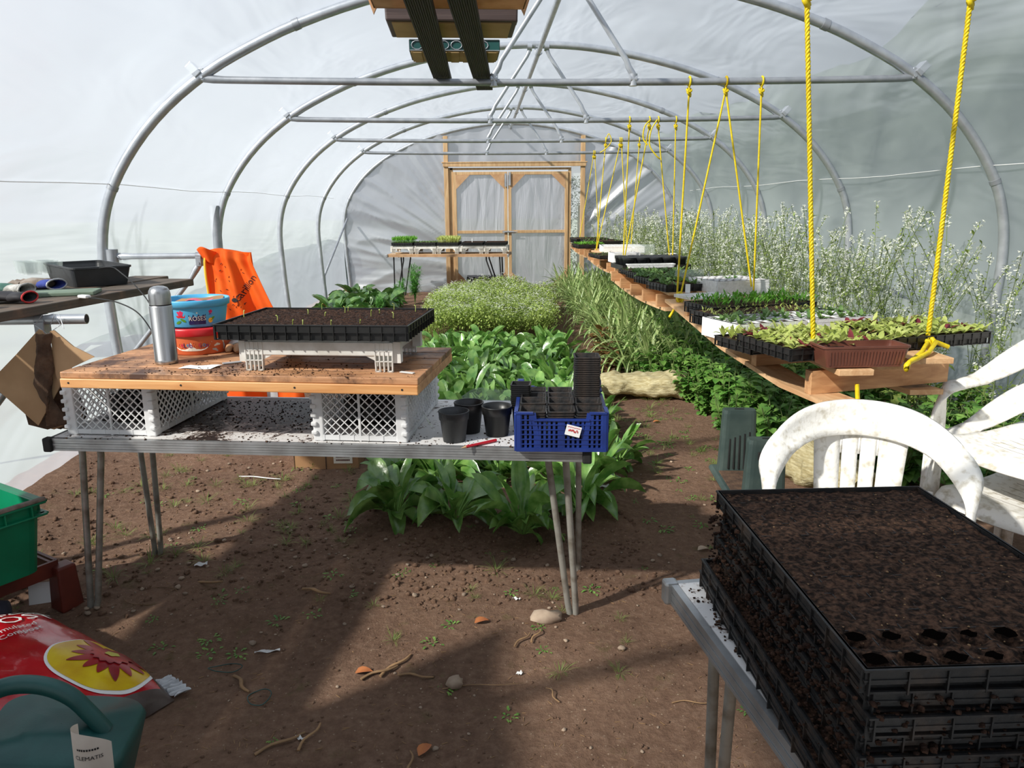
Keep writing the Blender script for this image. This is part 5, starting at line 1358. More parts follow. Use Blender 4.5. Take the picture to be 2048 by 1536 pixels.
for i in range(5):
    for j in range(3):
        x, y = -.24 + i * .12, -.13 + j * .13; l_ = (1.53 + x * cos(.1) - y * sin(.1), 7.02 + x * sin(.1) + y * cos(.1), .957)
        if gp is None: gp = round_pot('small round black pot standing in the carrier tray on the second shelf', l_, .056, .085, 'greyp'); gp['group'] = 'round pots in the carrier tray'; b = MB(); b.lathe([(0, .07), (.05, .07)], n=16); b.build('compost', M['soil'], gp)
        else: copy_tree(gp, l_, 0)
for lab, loc, r0, sz in (('small white pot behind the tray of round pots', (1.79, 7.25, .96), 0, (.04, .09)),):
    t = thing('white_pot', lab, 'plant pot', loc); b = MB(); b.lathe([(0, 0), (.033, 0), (.042, .085), (.044, .09), (.038, .09), (.03, .01), (0, .01)], n=18); b.build('body', M['poly'], t)
poly_tray('small white box tray with labels on the third shelf', (1.36, 7.40, .965), .1, .24, .2, .09, 4, 3, None, 0, 51)
poly_tray('white polystyrene cell tray near the start of the third shelf', (1.62, 7.65, .955), .1, .34, .26, .045, 6, 4, None, 0, 52)
cell_tray('dark cell tray of seedlings on the third shelf', (1.42, 8.15, .955), .1, .5, .5, .04, 9, 9, 'fine', .7, 53, smat='seed_mid')
poly_tray('long white polystyrene cell tray turned across the third shelf', (1.63, 9.05, .965), -.06, .46, .42, .075, 7, 5, None, 0, 54)
cell_tray('black tray of round cells at the near end of the fourth shelf', (1.33, 9.75, .975), .1, .34, .40, .05, 5, 6, 'lettuce', .9, 55, smat='seed_green')
cell_tray('black tray of dark compost at the outer side of the fourth shelf', (1.58, 10.30, .975), .05, .46, .6, .07, 7, 8, 'fine', .5, 56, smat='seed_mid')
cell_tray('black tray of compost at the far end of the fourth shelf', (1.52, 11.05, .975), .05, .46, .6, .07, 7, 8, 'fine', .5, 57, smat='seed_mid')
t = open_tray('brown_trough', 'brown ribbed plastic trough on the near board ends of the first hanging shelf', (1.345, 2.66, .934), .03, .315, .125, .075, 'brownp', .88, 24, cat='trough')
b = MB(); b.box((0, 0, .0), (.03, .002, .055), rz=-.1); tag(b.build('row_label', M['paper'], None, (1.285, 4.78, .985)), 'white plant label standing by the rope knot', 'plant label')

# ================================================================ far table by the end doors
ft = trestle('distant trestle table of pale boards before the double doors, carrying five trays', (-1.555, 12.72, .74), -.10, 1.98, .62, ((.10, .26, .05, .10, .05), (.12, .28, .55, .14, .55), (1.62, 1.84, .05, 1.86, .05), (1.62, 1.84, .55, 1.84, .55)), M['wood_door'], M['crateply'], M['rubber'])
fa = lambda x, y, z=0: (-1.555 + x * cos(-.10) - y * sin(-.10), 12.72 + x * sin(-.10) + y * cos(-.10), .74 + z)
for k, (x, kd, sm, dn, lab) in enumerate(((.24, 'cress', 'seed_green', 1, 'tall bright green seedlings, at the film wall end'), (.62, 'fine', 'seed_mid', .8, 'short fine seedlings, second from the film wall'), (.99, 'cress', 'seed_pale', 1, 'tall yellow green seedlings, in the middle'), (1.39, None, None, 0, 'bare dark compost with one white stick'), (1.77, None, None, 0, 'bare dark compost, beside the door gap'))):
    tray_stand('white stand on the distant table, under ' + ('the tallest seedlings at the film end', 'the short fine seedlings', 'the middle tall seedlings', 'the bare tray with a stick', 'the bare tray nearest the door gap'.replace('nearest', 'next to'))[k], fa(x, .30), -.10, .33, .42, .135)
    cell_tray('black tray on the distant table, ' + lab, fa(x, .30, .136), -.10, .35, .48, .05, 8, 10, kd, dn, 60 + k, smat=sm or 'seed_mid', height=1.25, labelsticks=1 if k == 3 else 0)
db = thing('storage_box', 'black lidded storage box on the earth before the double doors', 'storage box', (-.02, 13.15, 0))
b = MB(); b.box((0, 0, .14), (.44, .3, .28), taper=.85); b.build('body', M['greyp'], db, bevel=.01)
b = MB(); b.box((0, 0, .31), (.50, .36, .06)); b.build('lid', M['blackp'], db, bevel=.012)
b = MB(); 
for x in (-.16, -.09, .10, .17): b.box((x, -.181, .325), (.04, .004, .012))
b.box((0, -.184, .29), (.14, .008, .012)); b.box((0, -.184, .325), (.14, .008, .01)); b.build('lid_clip', M['reflect'], db)

# ================================================================ foreground, left
gbx = thing('green_box', 'bright green plastic stacking box with grey bar handle on a red brown crate', 'box', (-1.92, 2.56, .20), .98)
gw, gd, gh = .56, .38, .27
b = MB(); b.sqlathe([(.001, .003), (gw / 2 * .86, .003), (gw / 2 * .86, 0), (gw / 2 * .95, gh - .05), (gw / 2 * .96, gh), (gw / 2 * .90, gh), (gw / 2 * .84, .01), (.001, .01)], rad=.16, n=4, depth=gd / gw); b.build('body', M['greenp'], gbx)
b = MB()
for z, h_ in ((gh - .004, .01), (gh - .05, .008)):
    for y in (-gd / 2, gd / 2): b.box((0, y * .98, z), (gw, .03, h_))
    for x in (-gw / 2, gw / 2): b.box((x * .98, 0, z), (.03, gd, h_))
for k in range(6):
    for y in (-gd / 2, gd / 2): b.box((-gw / 2 + .06 + k * .09, y * .98, gh - .028), (.006, .028, .045))
for k in range(4):
    for x in (-gw / 2, gw / 2): b.box((x * .98, -gd / 2 + .06 + k * .09, gh - .028), (.028, .006, .045))
b.build('rim', M['greenp'], gbx, bevel=.003)
b = MB(); b.bar((-gw / 2, -gd / 2 * 1.02, gh + .008), (gw / 2, -gd / 2 * 1.02, gh + .008), .02, .014); b.build('bar_handle', M['glove_grey'], gbx, bevel=.004)
rc = thing('brown_crate', 'red brown plastic crate upside down under the green box', 'crate', (-1.90, 2.68, 0), .98)
b = MB(); rw, rd, rh = .42, .34, .20
for k in range(9): b.box((-rw / 2 + .02 + k * (rw - .04) / 8, 0, rh - .004), (.010, rd - .02, .006))
for y in (-rd / 2, rd / 2): b.box((0, y, rh - .03), (rw, .012, .06))
for x in (-rw / 2, rw / 2): b.box((x, 0, rh - .03), (.012, rd, .06))
b.build('crate_top', M['rustp'], rc)
for x in (-1, 1):
    for y in (-1, 1):
        b = MB(); b.box((x * (rw / 2 + .012), y * (rd / 2 + .012), rh / 2 - .01), (.07, .07, rh - .02), taper=1.25); b.build('leg', M['rustp'], rc, bevel=.008)
b = MB(); b.lathe([(0, -.24), (.05, -.24), (.066, -.2), (.068, .0), (.066, .17), (.055, .215), (0, .225)], n=24); b.M = None
o = b.build('rolled_mat', M['navy'], None, (-1.93, 2.50, .072), 0); o.rotation_euler = (0, PI / 2, .35); tag(o, 'dark navy rolled mat lying in front of the red brown crate', 'rolled mat')
o.data.materials[0] = mat('dark navy fabric', C(38, 38, 52), C(52, 52, 64), 12, .8, bump=.2)
b = MB(); b.add([(-.05, 0, 0), (.05, 0, 0), (.05, .01, .08), (-.045, .01, .085)], [(0, 1, 2, 3)]); tag(b.build('torn_card', M['paper'], None, (-1.70, 2.74, .03), .3), 'torn white card scrap leaning under the red brown crate', 'card scrap')

# compost bag
BC = Vector((-1.435, 2.01, 0)); BU = Vector((.55, .83, 0)).normalized(); BV = Vector((-.83, .55, 0)).normalized()
U_, V0_, V1_ = .385, -.30, .60
def bagz(u, v):
    a = max(0, 1 - (abs(u) / U_) ** 3.2); vm = (V0_ + V1_) / 2; hv = (V1_ - V0_) / 2; c = max(0, 1 - (abs(v - vm) / hv) ** 3.2)
    z = .195 * (a * c) ** .5
    z += .012 * noise.noise(Vector((u * 5, v * 5, 1))) * min(1, a * c * 3) + .006 * noise.noise(Vector((u * 16, v * 9, 5))) * min(1, a * c * 3)
    return max(.004, z)
def bagP(u, v, o=0):
    # gently pulled in corners
    k = 1 - .05 * (abs(v - .15) / .45) ** 4; uu = u * k
    z = bagz(u, v) + o; P = BC + BU * uu + BV * v; return (P.x, P.y, z)
cbg = thing('compost_bag', 'red compost bag printed with a dahlia flower lying on the earth', 'compost bag', (0, 0, 0))
def bagpart(cond, name, m, o=0, du=(-.385, .385), dv=(V0_, V1_), n=(90, 100)):
    b = MB(); nu, nv = n; us = [du[0] + (du[1] - du[0]) * i / nu for i in range(nu + 1)]; vs_ = [dv[0] + (dv[1] - dv[0]) * j / nv for j in range(nv + 1)]
    idx = {}; 
    for j in range(nv):
        for i in range(nu):
            uc, vc = (us[i] + us[i + 1]) / 2, (vs_[j] + vs_[j + 1]) / 2
            if cond(uc, vc):
                f = []
                for a, c in ((i, j), (i + 1, j), (i + 1, j + 1), (i, j + 1)):
                    if (a, c) not in idx: idx[(a, c)] = len(b.v); b.v.append(bagP(us[a], vs_[c], o))
                    f.append(idx[(a, c)])
                b.f.append(tuple(f)); b.sm.append(True); b.mi.append(0)
    return b.build(name, M[m], cbg)
grey = lambda u, v: v > .405 + .05 * sin(u * 4 + 1) or u > .362 or v < -.262
bagpart(lambda u, v: not grey(u, v), 'red_face', 'bagred'); bagpart(grey, 'grey_face', 'baggrey')
FC = (.262, -.125)
def polar(r0, r1, a0, a1, name, m, o, nr=6, na=48, shp=None, c=FC):
    b = MB()
    def fn(p, q):
        a = a0 + (a1 - a0) * p; r = r0 + (r1 - r0) * q
        if shp: r = r0 + (shp(a) - r0) * q if r1 else shp(a) * q
        u = c[0] + r * cos(a); v = c[1] + r * sin(a); u = min(u, .362); v = max(v, -.262)
        return bagP(u, v, o)
    b.grid(fn, na, nr); return b.build(name, M[m], cbg)
egg = lambda a: .128 + .03 * cos(a - 2.0) ** 3 if cos(a - 2.0) > 0 else .128
polar(0, 0, 0, 2 * PI, 'outline_print', 'paper', .003, 10, 60, lambda a: egg(a) + .009)
polar(0, 0, 0, 2 * PI, 'yellow_petals', 'bagyellow', .0045, 10, 60, egg)
b = MB()
def pet(cu, cv, a, r0, r1, wd, name, m, o):
    b = MB()
    def fn(p, q):
        r = r0 + (r1 - r0) * p; w_ = wd * sin(PI * min(1, p * .92 + .06)) ** .8 * (q - .5)
        u = cu + r * cos(a) - w_ * sin(a); v = cv + r * sin(a) + w_ * cos(a)
        d = math.hypot(u - FC[0], v - FC[1]); e = egg(math.atan2(v - FC[1], u - FC[0]))
        if d > e: u = FC[0] + (u - FC[0]) * e / d; v = FC[1] + (v - FC[1]) * e / d
        return bagP(min(u, .36), max(v, -.26), o)
    b.grid(fn, 10, 4); b.build(name, M[m], cbg)
cu, cv = .30, -.11
for k in range(11): pet(cu, cv, 1.7 + k * .42, .02, .11 + .02 * (k % 3 == 0), .03, 'maroon_petal', 'bagmaroon', .006 + .0002 * k)
for k in range(14): pet(cu, cv, k * .449, .0, .06, .036, 'maroon_petal', 'bagmaroon', .009 + .0002 * k)
disc(lambda u, v: bagP(u, v, .013), cu, cv, .019, .019, 'flower_centre', 'baggreen' and M['baggreen'], cbg, 20, .12)
bp_ = lambda u, v: bagP(u, v, .0045)
text_on(bp_, 'MULTI PURPOSE', .062, .335, .345, 'lettering', M['paper'], cbg, 'r')
text_on(bp_, 'COMPOST', .092, .335, .262, 'lettering', M['paper'], cbg, 'r')
text_on(bp_, 'Nutritionally Formulated', .034, .245, .215, 'lettering', M['paper'], cbg, 'r')
text_on(bp_, 'Multi-Purpose Compost', .034, .245, .178, 'lettering', M['paper'], cbg, 'r')
b = MB(); b.grid(lambda p, q: bp_(-.12 + .26 * p, .415 + .07 * q), 14, 5); b.build('purple_panel', M['navy'], cbg)
text_on(lambda u, v: bagP(u, v, .006), 'GATE', .058, .13, .43, 'lettering', M['cream'], cbg, 'r')
b = MB(); b.grid(lambda p, q: tuple(Vector(bagP(.385, -.30 + .13 * p, .0)) + BU * (.045 * q + .01 * noise.noise(Vector((p * 9, q, 0)))) + BV * (-.02 * q) + Vector((0, 0, .01 + .007 * sin(p * 41 + 3 * q) * (1 - .3 * q) + .008 * noise.noise(Vector((p * 13, q * 3, 4))) + .008 * q))), 60, 6); b.build('crimped_seam', M['reflect'], cbg)

# watering can
wc = thing('watering_can', 'dark green plastic watering can with a thick arched handle', 'watering can', (-1.015, 1.53, .0), .10)
wc.rotation_euler.y = .16; wc.location.z = .02; wc.scale = (.74, .95, .98)
b = MB(); b.sqlathe([(.001, .003), (.150, .003), (.158, .0), (.165, .05), (.205, .30), (.212, .345), (.20, .362), (.10, .366), (.09, .372), (.001, .372)], rad=.42, n=7, depth=.62)
for f in range(len(b.sm)): b.sm[f] = True
b.build('body', M['canp'], wc)
b = MB()
for x in (-.115, -.05, .085): b.bar((x * .8, -.098, .02), (x, -.134, .335), .006, .006, (0, 1, 0)); b.bar((x * .8, .098, .02), (x, .134, .335), .006, .006, (0, 1, 0))
b.build('moulded_rib', M['canp'], wc)
b = MB(); b.tube(smooth_path([(.13, 0, .355), (.08, 0, .40), (.02, 0, .445), (-.06, 0, .468), (-.15, 0, .462), (-.22, 0, .425), (-.26, 0, .36), (-.255, 0, .25), (-.20, 0, .16)], 5), .021, 10); b.build('handle', M['canp'], wc)
b = MB(); b.tube([(-.17, .0, .08), (-.32, .05, .25), (-.44, .08, .42)], [.03, .022, .018], 10); b.build('spout', M['canp'], wc)
# paper label sleeve and pot
pl = thing('paper_sleeve', 'cream cardboard plant sleeve printed with black lettering, propped by the watering can', 'plant sleeve', (-.775, 1.31, .0))
b = MB(); sr = .040
def slv(u, v):
    a = -PI / 2 + u / sr - .15; return (sr * cos(a), sr * sin(a) + .25 * (v) * .25, v)
b.grid(lambda p, q: slv(-.070 + .125 * p, 0 + (.525 - .035 * (2 * p - 1) ** 2 * (1 if p > .5 else .4)) * q * 1.0), 24, 12); b.build('card', M['paper2'], pl)
sl2 = off(lambda u, v: slv(u, v), .0012)
b = MB(); [b.add([sl2(-.010 + k * .0045 + i, .489 + j) for j in (0, .004) for i in (0, .003)], [(0, 1, 3, 2)]) for k in range(9)]; b.build('small_print', M['ink'], pl); text_on(sl2, 'CLEMATIS', .0115, .010, .470, 'lettering', M['ink'], pl, 'c')
b = MB(); b.add([sl2(u, v) for v in (.418, .428) for u in (.0, .016)], [(0, 1, 3, 2)]); b.build('symbol', M['ink'], pl)
disc(sl2, .008, .400, .007, .007, 'symbol', M['ink'], pl, 10, .3); disc(sl2, -.035, .400, .006, .012, 'leaf_print', M['ink'], pl, 8, .3, .6); disc(sl2, -.025, .402, .004, .010, 'leaf_print', M['ink'], pl, 8, .3, -.6)
b = MB(); [b.add([sl2(.021 + k * .004 + i, v + j) for j in (0, .0022) for i in (0, .0026)], [(0, 1, 3, 2)]) for k in range(5) for v in (.423, .400)]; b.build('small_print', M['ink'], pl)
pp = thing('large_pot', 'large round black pot on the earth in front of the watering can', 'plant pot', (-.62, 1.07, 0))
b = MB(); b.lathe([(0, 0), (.085, 0), (.105, .50), (.112, .505), (.112, .528), (.104, .528), (.095, .48), (.08, .02), (0, .02)], n=36); b.build('body', M['greyp'], pp)
b = MB(); b.tube([(.11 * cos(a), .11 * sin(a), .528) for a in [2 * PI * k / 36 for k in range(36)]], .004, 6, closed=True); b.build('rim', M['greyp'], pp)

# unseen boards added above and behind the camera, only to shade the tray pile
for (y0, y1, lab) in ((-.45, .155, 'unseen grey boards added over the camera to shade the tray pile, rear set'), (.20, .49, 'unseen grey board added over the camera to shade the tray pile, front set')):
    b = MB(); b.box((0, 0, 0), (1.9, y1 - y0, .03)); tag(b.build('added_shade_board', M['wood_grey'], None, (-.85, (y0 + y1) / 2, 2.30)), lab, 'board', kind='structure')

b = MB(); b.grid(lambda p, q: (-2.26 + .03 * sin(p * 14) + .02 * sin(q * 5), -.7 + 1.62 * p, .25 + 1.85 * q), 40, 16)  # unseen sheet added beside the camera to darken the foreground earth
tag(b.build('added_shade_sheet', M['greyp']), 'unseen dark sheet added beside the camera to shade the foreground', 'sheet', kind='structure')
# ================================================================ plants
def spinach(seed, n=15, s=1.0):
    r = random.Random(seed); b = MB(); b2 = MB()
    for k in range(n):
        a = k * 2.4 + r.uniform(-.3, .3); q = k / n
        pit = 1.35 - .75 * (1 - q) + r.uniform(-.1, .1); L = (r.uniform(.19, .30) if q > .35 else r.uniform(.12, .20)) * s
        c0 = len(b.v); leaf(b, (.012 * cos(a), .012 * sin(a), .0), a, L, r.uniform(.045, .075) * s, pit + .08, r.uniform(.3, 2.0), 8, r.uniform(.5, 1.2), .7, .36, r.uniform(-1.5, 1.5))
        # stalk as a thin tube under the blade
        p1 = b.v[c0 + 1]; p2 = b.v[c0 + 4]; p3 = b.v[c0 + 7]; p4 = b.v[c0 + 10]
        b2.tube([p1, p2, p3, p4], [.005 * s, .0045 * s, .004 * s, .0025 * s], 5, cap=False)
    return b, b2
def plant(name, label, cat, parts, group):
    if len(parts) == 1: return tag(parts[0][1].build(name, M[parts[0][2]]), label, cat, group)
    t = thing(name, label, cat, (0, 0, -50), 0, group)
    for nm, b, m in parts: b.build(nm, M[m], t)
    return t
def scatter(protos, spots, rmin, rmax, rr, zoff=-.01, zone=None):
    used = set(); 
    for i, (x, y) in enumerate(spots):
        p = protos[i % len(protos)]; s_ = rr.uniform(rmin, rmax); rz = rr.random() * 2 * PI
        loc = (x, y, gz(x, y) + zoff)
        if p.name not in used:
            used.add(p.name); p.location = loc; p.rotation_euler.z = rz; p.scale = (s_, s_, s_)
            c = p
        else: c = copy_tree(p, loc, rz, s_)
        if zone: c['label'], c['group'] = zone(x, y)
rr = random.Random(42)
Ls = 'leafy green spinach plant growing in the middle bed behind the long table'
protos = [plant('spinach_plant', Ls, 'spinach', (('foliage', *(lambda q: (q[0],))(q_), 'spin'), ('stalk', q_[1], 'spin_stem')), 'spinach plants in the middle bed') for q_ in [spinach(s_, 30 + s_ % 4) for s_ in range(5)]]
spots = []
for j in range(13):
    y = 3.98 + j * .33
    for i in range(5):
        spots.append((-.50 + i * .275 + .13 * (j % 2) + rr.uniform(-.05, .05), y + rr.uniform(-.06, .06)))
ON = ['first', 'second', 'third', 'fourth', 'fifth', 'sixth', 'seventh', 'eighth', 'ninth', 'tenth', 'eleventh', 'twelfth', 'thirteenth']
def zsp(x, y):
    j = min(12, max(0, round((y - 3.98) / .33))); return ('leafy spinach plant in the ' + ON[j] + ' full row beyond the table of the middle bed', 'spinach plants, ' + ON[j] + ' full row')
scatter(protos, spots, .95, 1.25, rr, zone=zsp)
front = [(-.44, 3.50, 'shaded spinach plant in the front row, at the left end under the table'), (-.15, 3.43, 'shaded spinach plant, second in the front row under the table'), (.17, 3.33, 'shaded spinach plant, third in the front row under the table'), (.46, 3.50, 'shaded spinach plant in the front row, right behind the table leg')]
front = [(x, y, l.replace('at the left end', 'farthest from the table leg').replace('right behind', 'directly behind')) for x, y, l in front]
for k, (x, y, l) in enumerate(front):
    c = copy_tree(protos[(k * 2) % 5], (x, y, gz(x, y) - .01), k * 1.7, (1.12, 1.12, 1.35), l); 
    if 'group' in c: del c['group']

def chard(seed):
    r = random.Random(seed); b = MB(); b2 = MB()
    for k in range(18):
        a = k * 2.4 + r.uniform(-.3, .3); L = r.uniform(.30, .48); c0 = len(b.v)
        leaf(b, (.015 * cos(a), .015 * sin(a), 0), a, L, r.uniform(.11, .16), r.uniform(.8, 1.4), r.uniform(.6, 2.0), 8, r.uniform(.5, 1.1), .7, .38, r.uniform(-1.2, 1.2))
        b2.tube([b.v[c0 + 1 + 3 * q] for q in range(6)], [.009, .008, .007, .005, .004, .002], 5, cap=False)
    return b, b2
pc_ = [plant('chard_plant', 'red stalked chard plant by the film wall near the end table', 'chard', (('foliage', q_[0], 'chard'), ('red_stalk', q_[1], 'chard_stem')), 'chard plants along the film wall') for q_ in [chard(s_) for s_ in range(3)]]
scatter(pc_, [(-2.0, 10.4), (-1.9, 10.8), (-1.85, 11.3), (-1.6, 11.0), (-1.95, 11.6), (-1.75, 11.9), (-2.0, 12.2), (-1.5, 11.6), (-2.05, 11.0), (-1.75, 10.3), (-1.45, 11.3), (-1.65, 12.2)], .85, 1.05, rr)

def leek(seed):
    r = random.Random(seed); b = MB(); b2 = MB()
    b2.tube([(0, 0, 0), (.003, 0, .12)], [.012, .010], 7)
    for k in range(9):
        a = (k % 2) * PI + r.uniform(-.9, .9); leaf(b, (0, 0, .07 + .01 * k), a, r.uniform(.34, .58), r.uniform(.016, .028), r.uniform(1.15, 1.5), r.choice((.5, 1.2, 2.4, 3.0)), 9, .7, .45, 0, r.uniform(-.3, .3))
    return b, b2
pl_ = [plant('leek_plant', 'leek with arching grey green strap leaves in the bed beside the path', 'leek', (('foliage', q_[0], 'leek'), ('stalk', q_[1], 'leek')), 'leeks in the bed beside the path') for q_ in [leek(s_) for s_ in range(7)]]
sp = []
for j in range(44):
    y = 6.35 + j * .155
    for i in range(5): sp.append((1.22 + i * .16 + .05 * (j % 2) + .010 * (y - 6) + rr.uniform(-.04, .04), y + rr.uniform(-.05, .05)))
scatter(pl_, sp, .85, 1.12, rr, zone=lambda x, y: (('leek with arching strap leaves at the netting bundle end of the bed', 'leeks by the netting bundle') if y < 8 else (('leek with arching strap leaves midway along the bed beside the shelves', 'leeks midway along the bed') if y < 10.3 else ('distant leek with arching leaves at the door end of the bed', 'leeks at the door end'))))

def herb(seed, R0=.16, H0=.37, n=460, nf=55):
    r = random.Random(seed); b = MB(); b2 = MB(); b3 = MB()
    for k in range(14):
        a = r.random() * 6.28; q = r.random() * R0; b2.tube([(0, 0, 0), (q * .6 * cos(a), q * .6 * sin(a), H0 * .5), (q * cos(a), q * sin(a), H0 * r.uniform(.7, .95))], .0022, 4, cap=False)
    for k in range(n):
        a = r.random() * 6.28; q = R0 * math.sqrt(r.random()); z = H0 * (r.uniform(.35, 1) ** .6) * (1 - .25 * (q / R0) ** 2)
        leaf(b, (q * cos(a), q * sin(a), z), r.random() * 6.28, r.uniform(.022, .042), r.uniform(.012, .022), r.uniform(-.2, 1.2), 1, 2, .3)
    for k in range(nf):
        a = r.random() * 6.28; q = R0 * math.sqrt(r.random()); z = H0 * r.uniform(.93, 1.05) * (1 - .22 * (q / R0) ** 2); s_ = r.uniform(.004, .008); x, y = q * cos(a), q * sin(a)
        b3.add([(x - s_, y - s_, z), (x + s_, y - s_, z + .002), (x + s_, y + s_, z), (x - s_, y + s_, z + .003)], [(0, 1, 2, 3)])
    return b, b2, b3
ph = [plant('herb_plant', 'pale flowering herb plant in the dense mound beyond the spinach', 'herb', (('foliage', q_[0], 'chervil'), ('stem', q_[1], 'chervil'), ('blossom', q_[2], 'petal')), 'flowering herbs beyond the spinach') for q_ in [herb(s_) for s_ in range(4)]]
sp = [(-.62 + i * .21 + rr.uniform(-.05, .05) + .018 * j, 8.25 + j * .24 + rr.uniform(-.05, .05)) for j in range(14) for i in range(7)]
scatter(ph, sp, .92, 1.32, rr, zone=lambda x, y: (('pale flowering herb plant at the spinach edge of the dense mound', 'flowering herbs along the spinach edge') if y < 8.9 else (('pale flowering herb plant inside the dense mound beyond the spinach', 'flowering herbs inside the mound') if y < 10.6 else ('pale flowering herb plant at the storage box edge of the dense mound', 'flowering herbs by the storage box'))))

def rocket(seed, H0=1.15):
    r = random.Random(seed); b = MB(); b2 = MB(); b3 = MB()
    tips = []
    def br(p, a, lean, L, d):
        P = [p]; x, y, z = p; dx, dy = cos(a) * lean, sin(a) * lean; n = 5
        for k in range(n):
            x += (dx + r.uniform(-.06, .06)) * L / n; y += (dy + r.uniform(-.06, .06)) * L / n; z += L / n * math.sqrt(max(.1, 1 - lean * lean)); P.append((x, y, z))
        b2.tube(P, [.0038 - .0028 * k / n if d == 0 else .0022 for k in range(n + 1)], 4, cap=False); return P
    main = br((0, 0, 0), r.random() * 6, .06, H0, 0); arms = [main]
    for k in range(6):
        i = r.randint(1, 4); arms.append(br(main[i], r.random() * 6.28, r.uniform(.25, .5), H0 * r.uniform(.25, .45), 1))
    for P in arms:
        for k in range(40 if P is main else 18):
            t = r.random(); i = min(len(P) - 2, int(t * (len(P) - 1))); f = t * (len(P) - 1) - i
            p = tuple(P[i][q] + (P[i + 1][q] - P[i][q]) * f for q in range(3)); low = p[2] / H0
            L = r.uniform(.07, .12) if low < .35 else r.uniform(.025, .055)
            leaf(b, p, r.random() * 6.28, L, L * (.42 if low < .35 else .3), r.uniform(.1, 1.0), r.uniform(.4, 1.4), 3, .3)
        tip = P[-1]
        for k in range(22 if P is main else 14):
            t = r.random(); p = tuple(tip[q] + (P[-2][q] - tip[q]) * t * 1.1 for q in range(3)); a = r.random() * 6.28; o = r.uniform(.008, .022)
            c = Vector((p[0] + o * cos(a), p[1] + o * sin(a), p[2] + r.uniform(-.005, .012))); s_ = r.uniform(.008, .0135)
            u = Vector((r.uniform(-1, 1), r.uniform(-1, 1), r.uniform(-.3, .3))).normalized(); v = u.orthogonal().normalized()
            for w_ in (u, v): 
                w2 = w_.cross(u if w_ is v else v) * .35
                b3.add([tuple(c - w_ * s_), tuple(c + w2 * s_ * 1.2), tuple(c + w_ * s_), tuple(c - w2 * s_ * 1.2)], [(0, 1, 2, 3)])
    return b, b2, b3
pr_ = [plant('flowering_rocket', 'tall white flowering rocket plant in the thicket beyond the hanging shelves', 'rocket plant', (('foliage', q_[0], 'rocket'), ('stem', q_[1], 'rocket_stem'), ('blossom', q_[2], 'petal')), 'flowering rocket beyond the hanging shelves') for q_ in [rocket(s_) for s_ in range(7)]]
sp = []
for k in range(285):
    y = 4.4 + 8.9 * (k / 285) ** .92; x = rr.uniform(1.95 + (.15 if y < 6 else 0), 3.22); sp.append((x, y + rr.uniform(-.1, .1)))
sp += [(2.6, 3.7), (3.05, 3.5), (2.9, 4.1), (3.2, 4.4), (2.45, 4.2), (3.25, 3.0), (2.95, 3.2), (2.75, 4.6)]
scatter(pr_, sp, .72, 1.08, rr, zone=lambda x, y: (('tall white flowering rocket plant beyond the first hanging shelf of lettuce', 'flowering rocket beyond the first shelf') if y < 6 else (('tall white flowering rocket plant beyond the second hanging shelf', 'flowering rocket beyond the second shelf') if y < 8.5 else ('distant white flowering rocket plant in the thicket towards the end wall', 'flowering rocket towards the end wall'))))

def weedp(seed):
    r = random.Random(seed); b = MB(); b2 = MB()
    for k in range(6):
        a = r.random() * 6.28; P = [(0, 0, 0), (.05 * cos(a), .05 * sin(a), .12), (.10 * cos(a), .10 * sin(a), r.uniform(.18, .34))]; b2.tube(P, .0026, 4, cap=False)
        for q in range(11):
            t = r.random(); i = 0 if t < .5 else 1; f = (t * 2) % 1; p = tuple(P[i][w_] + (P[i + 1][w_] - P[i][w_]) * f for w_ in range(3))
            leaf(b, p, r.random() * 6.28, r.uniform(.05, .10), r.uniform(.035, .06), r.uniform(.1, .9), r.uniform(.5, 1.3), 4, .35, .7, .2)
    return b, b2
pw = [plant('leafy_weed', 'low leafy green weed on the overgrown ground under and beyond the shelves', 'weed', (('foliage', q_[0], 'weed'), ('stem', q_[1], 'rocket_stem')), 'leafy weeds under the hanging shelves') for q_ in [weedp(s_) for s_ in range(5)]]
sp = []
for k in range(230):
    y = 3.35 + 5.2 * rr.random(); lo = 2.25 if y < 3.7 else (1.95 if y < 4.3 else (1.7 if y < 5.3 else 1.75)); sp.append((rr.uniform(lo, 3.1), y))
for k in range(55): sp.append((rr.uniform(1.25, 2.1), rr.uniform(6.05, 7.2)) if k % 3 else (rr.uniform(1.65, 2.0), rr.uniform(4.7, 6.0)))
for k in range(40): sp.append((rr.uniform(1.55, 2.1), rr.uniform(4.35, 6.0)))
scatter(pw, sp, .7, 1.3, rr)

def tuft(seed, n=26):
    r = random.Random(seed); b = MB()
    for k in range(n):
        a = r.random() * 6.28; q = r.random() * .03; leaf(b, (q * cos(a), q * sin(a), 0), a, r.uniform(.04, .12), .0035, r.uniform(.5, 1.5), r.uniform(.3, 1.6), 4, .2, .5)
    return b
pg = [plant('grass_tuft', 'small grass tuft growing out of the bare earth', 'grass tuft', (('foliage', tuft(s_), 'grass'),), 'grass tufts on the bare earth') for s_ in range(4)]
sp = [(.62, 3.95), (.68, 3.88), (.75, 4.4), (.78, 4.45), (1.12, 3.72), (1.05, 4.75), (1.15, 5.2), (.85, 5.3), (.25, 2.72), (.28, 2.62), (.18, 2.75), (-1.45, 3.1), (-1.42, 3.0), (-1.3, 3.25), (-1.15, 3.4), (-1.55, 2.98), (-1.1, 3.0)]
for k in range(70): sp.append((rr.uniform(-2.2, -.6), rr.uniform(2.75, 4.6)))
for k in range(70): sp.append((rr.uniform(.75, 1.7), rr.uniform(3.9, 6.2)))
for k in range(40): sp.append((rr.uniform(.9, 1.12), rr.uniform(6.2, 11)))
for k in range(24): sp.append((rr.uniform(-2.2, -.75), rr.uniform(5, 12)))
